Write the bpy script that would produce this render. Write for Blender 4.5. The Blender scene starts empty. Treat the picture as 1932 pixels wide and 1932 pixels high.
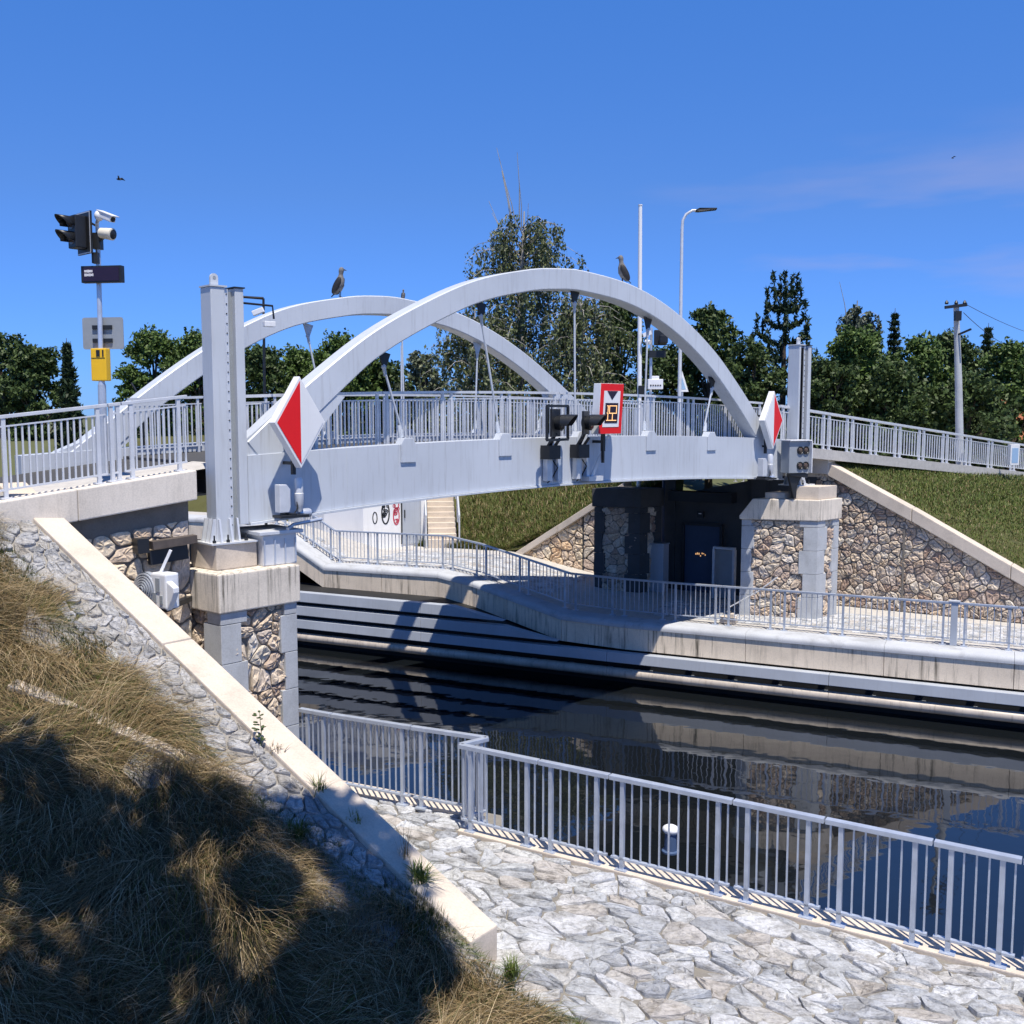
import bpy, bmesh, math, random
import numpy as np
from mathutils import Vector, Matrix
random.seed(7); rng=np.random.default_rng(7)
scene=bpy.context.scene; COL=scene.collection
sin,cos,pi=math.sin,math.cos,math.pi
# ---------------------------------------------------------------- camera frame
CZ=5.4; TH=math.atan(185/1932); ct,st=math.cos(TH),math.sin(TH)
def ray(X,Y):
    x=(X-966)/1932; y=(966-Y)/1932
    return Vector((x,ct+y*st,-st+y*ct))
def gz(X,Y,z=0.):
    r=ray(X,Y); t=(z-CZ)/r.z; return Vector((r.x*t,r.y*t,z))
def at(X,Y,d):
    r=ray(X,Y); t=d/r.y; return Vector((r.x*t,d,CZ+r.z*t))
def V(*a): return Vector(a)
UP=V(0,0,1)
# bridge frame: s along the span, w across (away from the viewer)
B0=V(-3.53,17.2,0); bv=V(.7335,.680,0).normalized(); bw=V(-bv.y,bv.x,0); bn=-bw
def BR(s,w,z): return B0+bv*s+bw*w+UP*z
def br(X,Y,w=0.):
    P=B0+bw*w; r=ray(X,Y); t=P.dot(bw)/r.dot(bw); q=Vector((r.x*t,r.y*t,CZ+r.z*t))
    return (q-P).dot(bv), q.z
# far canal wall frame: t along the canal, o behind the wall face
F0=V(5.85,25.0,0); fu=V(.905,-.425,0).normalized(); fo=V(-fu.y,fu.x,0)
def FW(t,o,z): return F0+fu*t+fo*o+UP*z
# near rail frame
N0=V(-.68,12.92,0); nu=V(.852,-.523,0).normalized(); no=V(-nu.y,nu.x,0)
def NR(t,o,z): return N0+nu*t+no*o+UP*z
# far abutment wall frame (L leftwards)
A0=V(8.9,28.9,0); al=V(-.84,.54,0).normalized(); ao=V(.54,.84,0).normalized()
def AW(L,o,z): return A0+al*L+ao*o+UP*z
WATER=-1.65
# ---------------------------------------------------------------- mesh builder
class MB:
    def __init__(s): s.v=[]; s.f=[]; s.m=[]
    def add(s,vs,fs,mi=0):
        b=len(s.v); s.v+= [tuple(p) for p in vs]; s.f+=[tuple(i+b for i in f) for f in fs]; s.m+=[mi]*len(fs); return s
    def hexa(s,p,mi=0):   # 8 points: bottom 4 ccw, top 4 ccw
        return s.add(p,[(3,2,1,0),(4,5,6,7),(0,1,5,4),(1,2,6,5),(2,3,7,6),(3,0,4,7)],mi)
    def box(s,o,a,b,c,mi=0):  # corner + three edge vectors
        o=Vector(o);a=Vector(a);b=Vector(b);c=Vector(c)
        return s.hexa([o,o+a,o+a+b,o+b,o+c,o+a+c,o+a+b+c,o+b+c],mi)
    def cbox(s,c,x,y,z,mi=0): # centre, half-extent vectors
        return s.box(Vector(c)-Vector(x)-Vector(y)-Vector(z),Vector(x)*2,Vector(y)*2,Vector(z)*2,mi)
    def bar(s,p,q,w,h,up=UP,mi=0):
        p=Vector(p);q=Vector(q);d=(q-p).normalized(); x=d.cross(up)
        if x.length<1e-4: x=d.cross(V(1,0,0))
        x.normalize(); y=x.cross(d)
        x*=w/2; y*=h/2
        return s.hexa([p-x-y,p+x-y,q+x-y,q-x-y,p-x+y,p+x+y,q+x+y,q-x+y],mi)
    def post(s,p,h,wx,wy,dx,mi=0):
        dx=Vector(dx).normalized(); dy=UP.cross(dx)
        return s.cbox(Vector(p)+UP*h/2,dx*wx/2,dy*wy/2,UP*h/2,mi)
    def prism(s,poly,ext,mi=0,cap=True):
        n=len(poly); e=Vector(ext); P=[Vector(p) for p in poly]
        fs=[(i,(i+1)%n,(i+1)%n+n,i+n) for i in range(n)]
        if cap: fs+=[tuple(range(n-1,-1,-1)),tuple(range(n,2*n))]
        return s.add(P+[p+e for p in P],fs,mi)
    def tube(s,path,r,n=8,mi=0,cap=True):
        P=[Vector(p) for p in path]; R=r if isinstance(r,(list,tuple)) else [r]*len(P)
        b=len(s.v); ref=None
        for i,p in enumerate(P):
            d=(P[min(i+1,len(P)-1)]-P[max(i-1,0)]).normalized()
            if ref is None: ref=d.cross(UP if abs(d.z)<.9 else V(1,0,0)).normalized()
            x=(ref-d*ref.dot(d)).normalized(); y=d.cross(x); ref=x
            for k in range(n):
                a=2*pi*k/n; s.v.append(tuple(p+x*(R[i]*cos(a))+y*(R[i]*sin(a))))
        for i in range(len(P)-1):
            for k in range(n):
                s.f.append((b+i*n+k,b+i*n+(k+1)%n,b+(i+1)*n+(k+1)%n,b+(i+1)*n+k)); s.m.append(mi)
        if cap:
            s.f.append(tuple(b+k for k in range(n-1,-1,-1))); s.f.append(tuple(b+(len(P)-1)*n+k for k in range(n))); s.m+=[mi,mi]
        return s
    def lathe(s,o,ax,prof,n=16,mi=0):  # prof: (distance along axis, radius)
        o=Vector(o);ax=Vector(ax).normalized()
        return s.tube([o+ax*p[0] for p in prof],[max(p[1],.0005) for p in prof],n,mi) if all(prof[i+1][0]>prof[i][0] for i in range(len(prof)-1)) else s._lathe(o,ax,prof,n,mi)
    def _lathe(s,o,ax,prof,n,mi):
        x=ax.cross(UP if abs(ax.z)<.9 else V(1,0,0)).normalized(); y=ax.cross(x); b=len(s.v)
        for d,r in prof:
            for k in range(n):
                a=2*pi*k/n; s.v.append(tuple(o+ax*d+x*(r*cos(a))+y*(r*sin(a))))
        for i in range(len(prof)-1):
            for k in range(n):
                s.f.append((b+i*n+k,b+i*n+(k+1)%n,b+(i+1)*n+(k+1)%n,b+(i+1)*n+k)); s.m.append(mi)
        return s
    def ball(s,c,rx,ry,rz,X=V(1,0,0),Y=V(0,1,0),Z=UP,n=12,m=8,mi=0):
        b=len(s.v); c=Vector(c)
        for j in range(m+1):
            t=pi*j/m
            for k in range(n):
                a=2*pi*k/n; s.v.append(tuple(c+X*(rx*sin(t)*cos(a))+Y*(ry*sin(t)*sin(a))+Z*(rz*cos(t))))
        for j in range(m):
            for k in range(n):
                s.f.append((b+j*n+k,b+(j+1)*n+k,b+(j+1)*n+(k+1)%n,b+j*n+(k+1)%n)); s.m.append(mi)
        return s
    def build(s,name,mats,parent=None,smooth=False,bevel=0,recalc=True):
        me=bpy.data.meshes.new(name); me.from_pydata(s.v,[],s.f)
        if not isinstance(mats,(list,tuple)): mats=[mats]
        for m in mats: me.materials.append(m)
        me.polygons.foreach_set('material_index',s.m)
        if recalc:
            bm=bmesh.new(); bm.from_mesh(me)
            bmesh.ops.remove_doubles(bm,verts=bm.verts,dist=1e-5) if smooth else None
            bmesh.ops.recalc_face_normals(bm,faces=bm.faces)
            if bevel:
                es=[e for e in bm.edges if len(e.link_faces)==2 and e.calc_face_angle(0)>.6]
                bmesh.ops.bevel(bm,geom=es,offset=bevel,segments=2,affect='EDGES',profile=.6,clamp_overlap=True)
            bm.to_mesh(me); bm.free()
        if smooth:
            me.polygons.foreach_set('use_smooth',[True]*len(me.polygons))
            try: me.set_sharp_from_angle(angle=.7)
            except Exception: pass
        me.update()
        o=bpy.data.objects.new(name,me); COL.objects.link(o)
        if parent: link(o,parent)
        return o
def link(o,parent):
    o.parent=parent
    if parent.type=='EMPTY': o.matrix_parent_inverse=Matrix.Translation(-parent.location)
def thing(name,loc,label,cat,group=None):
    o=bpy.data.objects.new(name,None); COL.objects.link(o); o.location=loc; o.empty_display_size=.1
    return tag(o,label,cat,group)
def tag(o,label,cat,group=None):
    o['label']=label; o['category']=cat
    if group: o['group']=group
    return o
def setting(o,kind='structure',label=None,cat=None):
    o['kind']=kind
    if label: o['label']=label
    if cat: o['category']=cat
    return o
# ---------------------------------------------------------------- materials
def newmat(name):
    m=bpy.data.materials.new(name); m.use_nodes=True
    nt=m.node_tree; return m,nt,nt.nodes,nt.links,nt.nodes['Principled BSDF']
def mapping(nt,scale=(1,1,1),space='Object'):
    tc=nt.nodes.new('ShaderNodeTexCoord'); mp=nt.nodes.new('ShaderNodeMapping')
    mp.inputs['Scale'].default_value=scale; nt.links.new(tc.outputs[space],mp.inputs['Vector']); return mp.outputs['Vector']
def noise(nt,vec,scale,detail=4,rough=.55):
    n=nt.nodes.new('ShaderNodeTexNoise'); n.inputs['Scale'].default_value=scale; n.inputs['Detail'].default_value=detail
    n.inputs['Roughness'].default_value=rough; nt.links.new(vec,n.inputs['Vector']); return n.outputs['Fac']
def ramp(nt,fac,stops):
    r=nt.nodes.new('ShaderNodeValToRGB'); e=r.color_ramp.elements
    while len(e)<len(stops): e.new(.5)
    for i,(p,c) in enumerate(stops):
        e[i].position=p; e[i].color=(*c,1) if len(c)==3 else c
    nt.links.new(fac,r.inputs['Fac']); return r.outputs['Color']
def mixc(nt,fac,a,b,mode='MIX'):
    m=nt.nodes.new('ShaderNodeMix'); m.data_type='RGBA'; m.blend_type=mode
    for sock,x in ((m.inputs['Factor'],fac),(m.inputs['A'],a),(m.inputs['B'],b)): pass
    ins=[i for i in m.inputs if i.type=='RGBA']
    if isinstance(fac,(int,float)): m.inputs[0].default_value=fac
    else: nt.links.new(fac,m.inputs[0])
    for sock,x in zip(ins,(a,b)):
        if isinstance(x,tuple): sock.default_value=(*x,1)
        else: nt.links.new(x,sock)
    return [o for o in m.outputs if o.type=='RGBA'][0]
def bumpn(nt,h,strength=.3,dist=.02):
    b=nt.nodes.new('ShaderNodeBump'); b.inputs['Strength'].default_value=strength; b.inputs['Distance'].default_value=dist
    nt.links.new(h,b.inputs['Height']); return b.outputs['Normal']
def sc(c,k): return tuple(min(1,x*k) for x in c)
def paint(name,col,rough=.45,metal=0.,var=.12,scale=1.5,dirt=0.,spec=.5):
    m,nt,N,L,P=newmat(name); v=mapping(nt)
    c=ramp(nt,noise(nt,v,scale,5),[(.3,sc(col,1-var)),(.7,sc(col,1+var*.5))])
    if dirt:
        v2=mapping(nt,(5,5,.35)); d=ramp(nt,noise(nt,v2,3.0,6,.65),[(.52,(0,0,0)),(.72,(1,1,1))])
        mm=nt.nodes.new('ShaderNodeMath'); mm.operation='MULTIPLY'; mm.inputs[1].default_value=dirt; L.new(d,mm.inputs[0])
        c=mixc(nt,mm.outputs[0],c,(.13,.11,.085))
    L.new(c,P.inputs['Base Color']); P.inputs['Roughness'].default_value=rough; P.inputs['Metallic'].default_value=metal
    P.inputs['Specular IOR Level'].default_value=spec
    L.new(bumpn(nt,noise(nt,v,60,3),.05,.002),P.inputs['Normal'])
    return m
def concrete(name,col,stain=.5,scale=2.,streak=True,pits=.25):
    m,nt,N,L,P=newmat(name); v=mapping(nt)
    c=ramp(nt,noise(nt,v,scale,8,.6),[(.28,sc(col,.8)),(.5,col),(.75,sc(col,1.12))])
    c=mixc(nt,.25,c,ramp(nt,noise(nt,v,45,4),[(.35,sc(col,.65)),(.6,sc(col,1.15))]))
    if stain:
        v2=mapping(nt,(7,7,.45) if streak else (1.2,1.2,1.2))
        d=ramp(nt,noise(nt,v2,1.6,7,.68),[(.5,(0,0,0)),(.68,(1,1,1))])
        v3=mapping(nt,(.6,.6,.6)); d2=ramp(nt,noise(nt,v3,1.3,3),[(.35,(.1,.1,.1)),(.65,(1,1,1))])
        mm=nt.nodes.new('ShaderNodeMath'); mm.operation='MULTIPLY'; L.new(d,mm.inputs[0]); L.new(d2,mm.inputs[1])
        m2=nt.nodes.new('ShaderNodeMath'); m2.operation='MULTIPLY'; m2.inputs[1].default_value=stain; L.new(mm.outputs[0],m2.inputs[0])
        c=mixc(nt,m2.outputs[0],c,(.09,.08,.06))
    L.new(c,P.inputs['Base Color']); P.inputs['Roughness'].default_value=.88; P.inputs['Specular IOR Level'].default_value=.25
    L.new(bumpn(nt,noise(nt,v,28,6,.7),pits,.008),P.inputs['Normal'])
    return m
def stone(name,cols,joint=False,bump=.5,grain=26):
    m,nt,N,L,P=newmat(name); v=mapping(nt)
    g=N.new('ShaderNodeNewGeometry')
    c=ramp(nt,g.outputs['Random Per Island'],[(i/(len(cols)-1),x) for i,x in enumerate(cols)])
    n1=noise(nt,v,5,7,.65); n2=noise(nt,v,grain,6,.7)
    c=mixc(nt,.5,c,ramp(nt,n1,[(.3,(.45,.42,.38)),(.65,(1,1,1))]),'MULTIPLY')
    c=mixc(nt,.55,c,ramp(nt,n2,[(.35,(.4,.4,.4)),(.6,(1.,1.,1.))]),'MULTIPLY')
    L.new(c,P.inputs['Base Color']); P.inputs['Roughness'].default_value=.85; P.inputs['Specular IOR Level'].default_value=.3
    a=N.new('ShaderNodeMath'); a.operation='ADD'; L.new(n1,a.inputs[0]); L.new(n2,a.inputs[1])
    L.new(bumpn(nt,a.outputs[0],bump,.02),P.inputs['Normal'])
    return m
def layered(name,cols):
    m,nt,N,L,P=newmat(name); g=N.new('ShaderNodeNewGeometry')
    c=ramp(nt,g.outputs['Random Per Island'],[(i/(len(cols)-1),x) for i,x in enumerate(cols)])
    v=mapping(nt,(1,1,1)); va=mapping(nt,(3.,11.,11.)); 
    n1=noise(nt,v,3.2,8,.68); n2=noise(nt,va,2.2,8,.7); n3=noise(nt,v,30,5,.7)
    c=mixc(nt,.75,c,ramp(nt,n1,[(.34,(.42,.40,.37)),(.52,(.95,.95,.95)),(.7,(1,1,1))]),'MULTIPLY')
    c=mixc(nt,.6,c,ramp(nt,n2,[(.36,(.38,.36,.33)),(.50,(1,1,1))]),'MULTIPLY')
    c=mixc(nt,.35,c,ramp(nt,n3,[(.35,(.4,.4,.4)),(.6,(1,1,1))]),'MULTIPLY')
    L.new(c,P.inputs['Base Color']); P.inputs['Roughness'].default_value=.82; P.inputs['Specular IOR Level'].default_value=.3
    a=N.new('ShaderNodeMath'); a.operation='MULTIPLY_ADD'; L.new(n2,a.inputs[0]); a.inputs[1].default_value=1.6; L.new(n1,a.inputs[2])
    b=N.new('ShaderNodeMath'); b.operation='MULTIPLY_ADD'; L.new(n3,b.inputs[0]); b.inputs[1].default_value=.3; L.new(a.outputs[0],b.inputs[2])
    L.new(bumpn(nt,b.outputs[0],.9,.035),P.inputs['Normal'])
    return m
def foliage(name,cols,trans=.0):
    m,nt,N,L,P=newmat(name); g=N.new('ShaderNodeNewGeometry')
    c=ramp(nt,g.outputs['Random Per Island'],[(i/(len(cols)-1),x) for i,x in enumerate(cols)])
    L.new(c,P.inputs['Base Color']); P.inputs['Roughness'].default_value=.55; P.inputs['Specular IOR Level'].default_value=.3
    if trans:
        t=N.new('ShaderNodeBsdfTranslucent'); L.new(c,t.inputs['Color']); mx=N.new('ShaderNodeMixShader'); mx.inputs[0].default_value=trans
        out=N['Material Output']; L.new(P.outputs[0],mx.inputs[1]); L.new(t.outputs[0],mx.inputs[2]); L.new(mx.outputs[0],out.inputs['Surface'])
    return m
def plain(name,col,rough=.5,metal=0.,emit=0.):
    m,nt,N,L,P=newmat(name); v=mapping(nt)
    L.new(ramp(nt,noise(nt,v,8,3),[(.3,sc(col,.9)),(.7,sc(col,1.06))]),P.inputs['Base Color'])
    P.inputs['Roughness'].default_value=rough; P.inputs['Metallic'].default_value=metal
    if emit: P.inputs['Emission Color'].default_value=(*col,1); P.inputs['Emission Strength'].default_value=emit
    return m
M={}
M['steel']=paint('bridge_paint',(.56,.60,.655),.38,0,.10,.55,.22)
M['tower']=paint('tower_paint',(.55,.585,.63),.4,0,.06,.9,.16)
M['galv']=paint('galvanised_steel',(.56,.61,.69),.34,.45,.14,6)
M['galvw']=paint('pale_galvanised_steel',(.66,.68,.71),.38,.2,.10,6)
M['dark']=paint('dark_metal',(.022,.024,.028),.42,.2,.2,5)
M['darkblue']=paint('dark_blue_paint',(.03,.055,.11),.45,0,.15,3)
M['grey']=paint('grey_paint',(.30,.33,.36),.45,0,.1,3)
M['white']=paint('white_paint',(.80,.81,.82),.4,0,.04,2,.05)
M['red']=paint('red_paint',(.78,.008,.008),.4,0,.05,3)
M['yellow']=paint('yellow_paint',(.85,.50,.015),.4,0,.06,3)
M['beige']=paint('cream_paint',(.70,.65,.53),.45,0,.1,3)
M['deckcon']=concrete('slab_concrete',(.72,.66,.58),.30,1.2)
M['coping']=concrete('coping_concrete',(.62,.54,.45),.22,2.,False,.3)
M['cap']=concrete('stained_concrete',(.72,.65,.55),1.25,2.)
M['wallcon']=concrete('canal_concrete',(.78,.67,.53),1.05,1.5)
M['copingblue']=concrete('worn_smooth_coping',(.47,.49,.52),.5,1.2,False,.1)
M['quoin']=concrete('grey_quoin_concrete',(.46,.48,.50),.2,2.5,False,.12)
M['granite']=stone('warm_granite_stones',[(.72,.58,.44),(.82,.74,.62),(.76,.60,.44),(.58,.46,.38),(.86,.79,.69),(.50,.36,.28),(.78,.68,.55)],bump=.6,grain=20)
M['granite2']=stone('pale_granite_stones',[(.88,.72,.53),(.94,.82,.64),(.90,.64,.40),(.78,.66,.54),(.93,.75,.52)],bump=.5,grain=22)
M['strip']=layered('rough_strip_stones',[(.58,.58,.59),(.68,.67,.66),(.42,.43,.45),(.62,.61,.59),(.50,.47,.43)])
M['paver']=layered('grey_paving_stones',[(.68,.70,.74),(.78,.79,.81),(.54,.57,.62),(.73,.74,.74),(.62,.58,.54),(.80,.82,.85),(.64,.66,.68),(.46,.48,.52)])
M['mortar']=concrete('mortar',(.20,.18,.155),.3,6,False)
M['darkmortar']=concrete('dark_joint_earth',(.23,.215,.19),.35,5,False,.5)
M['lightmortar']=concrete('pale_joint_mortar',(.30,.285,.265),.3,5,False,.6)
M['fender']=paint('fender_beam_paint',(.44,.48,.54),.42,.05,.10,1.2,.12)
M['fenderlow']=paint('worn_fender_tube',(.55,.49,.42),.4,.1,.25,2.,.5)
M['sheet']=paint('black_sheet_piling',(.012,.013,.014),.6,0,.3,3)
M['asphalt']=concrete('asphalt',(.07,.07,.072),.1,12,False,.5)
M['paveblock']=concrete('pale_block_paving',(.50,.48,.45),.15,6,False,.4)
M['soil']=concrete('dry_soil',(.085,.066,.036),.5,2.5,False,.9)
M['bankgrass']=concrete('bank_turf',(.085,.085,.028),.5,1.6,False,1.)
M['ground']=concrete('far_ground',(.10,.11,.05),.3,.4,False,.5)
M['bark']=concrete('bark',(.10,.08,.06),.5,9,True,.9)
M['birchbark']=concrete('birch_bark',(.42,.40,.36),.8,7,False,.6)
M['glass']=plain('dark_glass',(.02,.03,.04),.06)
M['lens']=plain('signal_lens',(.10,.07,.05),.08)
M['rubber']=plain('black_rubber',(.02,.02,.02),.7)
M['roof']=stone('orange_roof_tiles',[(.42,.15,.07),(.52,.22,.10),(.36,.12,.06)],bump=.3)
M['carwhite']=paint('white_car_paint',(.58,.60,.63),.2,0,.02,2)
M['carblue']=paint('pale_blue_car_paint',(.32,.48,.68),.22,0,.03,2)
M['amber']=plain('amber_led',(1.,.55,.22),.5,0,.8)
M['ledwhite']=plain('white_lettering',(.85,.84,.86),.5)
M['ledpanel']=plain('dark_display_glass',(.025,.008,.02),.15)
M['grass']=foliage('dry_grass_blades',[(.22,.15,.065),(.38,.28,.15),(.095,.062,.024),(.28,.195,.09),(.13,.09,.035),(.16,.11,.045),(.58,.46,.28),(.06,.048,.018),(.10,.11,.03)],0)
M['ggrass']=foliage('green_grass_blades',[(.075,.115,.02),(.12,.16,.03),(.055,.095,.018),(.17,.18,.05)],0)
M['leaf']=foliage('dark_leaves',[(.030,.055,.016),(.05,.08,.02),(.065,.10,.028),(.035,.06,.018)])
M['leafb']=foliage('bright_leaves',[(.06,.10,.02),(.085,.14,.03),(.05,.09,.02),(.11,.16,.04)])
M['birchleaf']=foliage('birch_leaves',[(.06,.085,.03),(.10,.12,.045),(.13,.15,.065),(.07,.095,.035),(.16,.17,.09)])
M['willow']=foliage('grey_green_leaves',[(.09,.11,.07),(.12,.14,.09),(.07,.09,.05)])
M['needle']=foliage('needles',[(.016,.034,.016),(.028,.052,.022),(.022,.042,.018),(.04,.066,.026)],.15)
M['darkblue2']=paint('navy_paint',(.06,.10,.19),.45,0,.15,3)
M['shadewall']=concrete('shade_toned_concrete',(.075,.08,.085),.4,2.5)  # concrete darkened so its colour carries the shade under the bridge
M['rusty']=paint('rusty_dark_steel',(.13,.105,.09),.6,.2,.4,4,.5)
# ---------------------------------------------------------------- stone work
def clip(poly,a,b,c):   # keep a*x+b*y<=c
    out=[]
    for i in range(len(poly)):
        p=poly[i]; q=poly[(i+1)%len(poly)]; dp=a*p[0]+b*p[1]-c; dq=a*q[0]+b*q[1]-c
        if dp<=0: out.append(p)
        if dp*dq<0:
            t=dp/(dp-dq); out.append((p[0]+(q[0]-p[0])*t,p[1]+(q[1]-p[1])*t))
    return out
def cells(bound,size,asp=1.,jit=.42,seed=1,skip=.1):
    R=random.Random(seed)
    x0=min(p[0] for p in bound);x1=max(p[0] for p in bound);y0=min(p[1] for p in bound);y1=max(p[1] for p in bound)
    sx,sy=size*asp,size; nx=int((x1-x0)/sx)+3; ny=int((y1-y0)/sy)+3
    S={}
    for i in range(-2,nx+2):
        for j in range(-2,ny+2):
            if R.random()<skip: continue
            S[i,j]=(x0+(i+.5*(j%2)+R.uniform(-jit,jit))*sx,y0+(j+R.uniform(-jit,jit))*sy)
    # bound half planes (convex, any winding)
    cx=sum(p[0] for p in bound)/len(bound); cy=sum(p[1] for p in bound)/len(bound); H=[]
    for i in range(len(bound)):
        p=bound[i];q=bound[(i+1)%len(bound)]; a,b=(q[1]-p[1]),-(q[0]-p[0]); c=a*p[0]+b*p[1]
        if a*cx+b*cy>c: a,b,c=-a,-b,-c
        H.append((a,b,c))
    out=[]
    for (i,j),(x,y) in S.items():
        if not(x0-size<x<x1+size and y0-size<y<y1+size): continue
        poly=[(x-3*sx,y-3*sy),(x+3*sx,y-3*sy),(x+3*sx,y+3*sy),(x-3*sx,y+3*sy)]
        for di in range(-3,4):
            for dj in range(-3,4):
                if (di or dj) and (i+di,j+dj) in S:
                    u,w=S[i+di,j+dj]; a,b=u-x,w-y
                    poly=clip(poly,a/sx**2,b/sy**2,(a*(x+u)/2)/sx**2+(b*(y+w)/2)/sy**2)
                    if len(poly)<3: break
            if len(poly)<3: break
        for h in H:
            if len(poly)>=3: poly=clip(poly,*h)
        if len(poly)>=3:
            A=abs(sum(poly[k][0]*poly[(k+1)%len(poly)][1]-poly[(k+1)%len(poly)][0]*poly[k][1] for k in range(len(poly))))/2
            if A>.05*sx*sy*.3: out.append(poly)
    return out
def stones(mb,bound,fn,size,gap=.03,h=.03,bev=.02,asp=1.,seed=1,tilt=.02,jit=.42,mi=0,rough=.012,skip=.1):
    R=random.Random(seed+99)
    for poly in cells(bound,size,asp,jit,seed,skip):
        n=len(poly); cx=sum(p[0] for p in poly)/n; cy=sum(p[1] for p in poly)/n
        r=min(math.hypot(p[0]-cx,p[1]-cy) for p in poly)
        if r<gap*1.05: continue
        k=1-gap/max(r,.05)
        P=[(cx+(p[0]-cx)*k,cy+(p[1]-cy)*k) for p in poly]
        Q=[]
        for i in range(n):
            a=P[i];b=P[(i+1)%n]
            t=.16+R.uniform(-.06,.08)
            Q+=[(a[0]+(b[0]-a[0])*t,a[1]+(b[1]-a[1])*t)]
            L=math.hypot(b[0]-a[0],b[1]-a[1]); o=R.uniform(-.045,.045)*L
            Q+=[((a[0]+b[0])/2+(b[1]-a[1])/max(L,.01)*o,(a[1]+b[1])/2-(b[0]-a[0])/max(L,.01)*o)]
            Q+=[(a[0]+(b[0]-a[0])*(1-t),a[1]+(b[1]-a[1])*(1-t))]
        hh=h*R.uniform(.55,1.15); tx,ty=R.uniform(-tilt,tilt)/size,R.uniform(-tilt,tilt)/size
        def pt(p,s,z): 
            x,y=cx+(p[0]-cx)*s,cy+(p[1]-cy)*s
            return fn(x,y,z+((x-cx)*tx+(y-cy)*ty)*(1 if z>0 else 0))
        m=len(Q); kb=max(.55,1-bev/max(r,.05))
        vs=[pt(q,1,-.02) for q in Q]+[pt(q,1-(1-kb)*.25,hh*.7) for q in Q]+[pt(q,kb,hh+R.uniform(-rough,rough)*.5) for q in Q]+[pt(q,kb*.5,hh+R.uniform(-rough,rough)) for q in Q]+[pt((cx,cy),1,hh+R.uniform(-rough,rough))]
        fs=[]
        for lv in range(3):
            for i in range(m): fs.append((lv*m+i,lv*m+(i+1)%m,(lv+1)*m+(i+1)%m,(lv+1)*m+i))
        for i in range(m): fs.append((3*m+i,3*m+(i+1)%m,4*m))
        mb.add(vs,fs,mi)
    return mb
# ---------------------------------------------------------------- railing
def railing(name,label,segs,mat,group=None,h=1.12,cat='railing',bar=.12,postgap=.15,hw=.075,hh=.05,pw=.045,bw_=.018,lowgap=.13,topgap=.11,plate=True,loc=None,rail2=True):
    """segs: list of panels (P,Q) – base points; each panel has handrail, infill panel and two posts."""
    root=thing(name,loc if loc is not None else segs[0][0],label,cat,group)
    for P,Q in segs:
        P=Vector(P);Q=Vector(Q);d=Q-P; Lh=math.hypot(d.x,d.y); dh=V(d.x,d.y,0).normalized()
        g=.008/Lh
        MB().bar(P+d*g+UP*(h-hh/2),Q-d*g+UP*(h-hh/2),hw,hh).build('handrail',mat,root,bevel=.006)
        ip=MB(); a=.03/Lh
        if rail2: ip.bar(P+d*a+UP*(h-hh-topgap),Q-d*a+UP*(h-hh-topgap),.045,.022)
        ip.bar(P+d*a+UP*lowgap,Q-d*a+UP*lowgap,.05,.026)
        n=max(2,int(round(Lh/bar)))
        for i in range(n):
            t=(i+.5)/n; b=P+d*t
            z0=lowgap+.013; z1=h-hh-(topgap+.011 if rail2 else 0)
            ip.post(b+UP*z0,z1-z0,bw_,bw_,dh)
        ip.build('infill_panel',mat,root)
        pg=min(postgap,Lh*.25)
        for t in (pg/Lh,1-pg/Lh):
            b=P+d*t; po=MB().post(b,h-hh,pw,pw,dh)
            if plate: po.cbox(b+UP*.012,dh*.075,UP.cross(dh)*.06,UP*.012)
            po.build('post',mat,root)
    return root
def span(P,Q,n):
    P=Vector(P);Q=Vector(Q); return [(P+(Q-P)*(i/n),P+(Q-P)*((i+1)/n)) for i in range(n)]
def spline(K,n=48):
    xs=[k[0] for k in K]; out=[]
    for i in range(n+1):
        x=xs[0]+(xs[-1]-xs[0])*i/n
        j=max(0,min(len(K)-2,sum(1 for q in xs if q<=x)-1))
        def tg(a):
            lo,hi=max(a-1,0),min(a+1,len(K)-1); return (K[hi][1]-K[lo][1])/(K[hi][0]-K[lo][0])
        hgt=K[j+1][0]-K[j][0]; t=(x-K[j][0])/hgt
        z=(2*t**3-3*t*t+1)*K[j][1]+(t**3-2*t*t+t)*hgt*tg(j)+(-2*t**3+3*t*t)*K[j+1][1]+(t**3-t*t)*hgt*tg(j+1)
        out.append((x,z))
    return out
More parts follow.
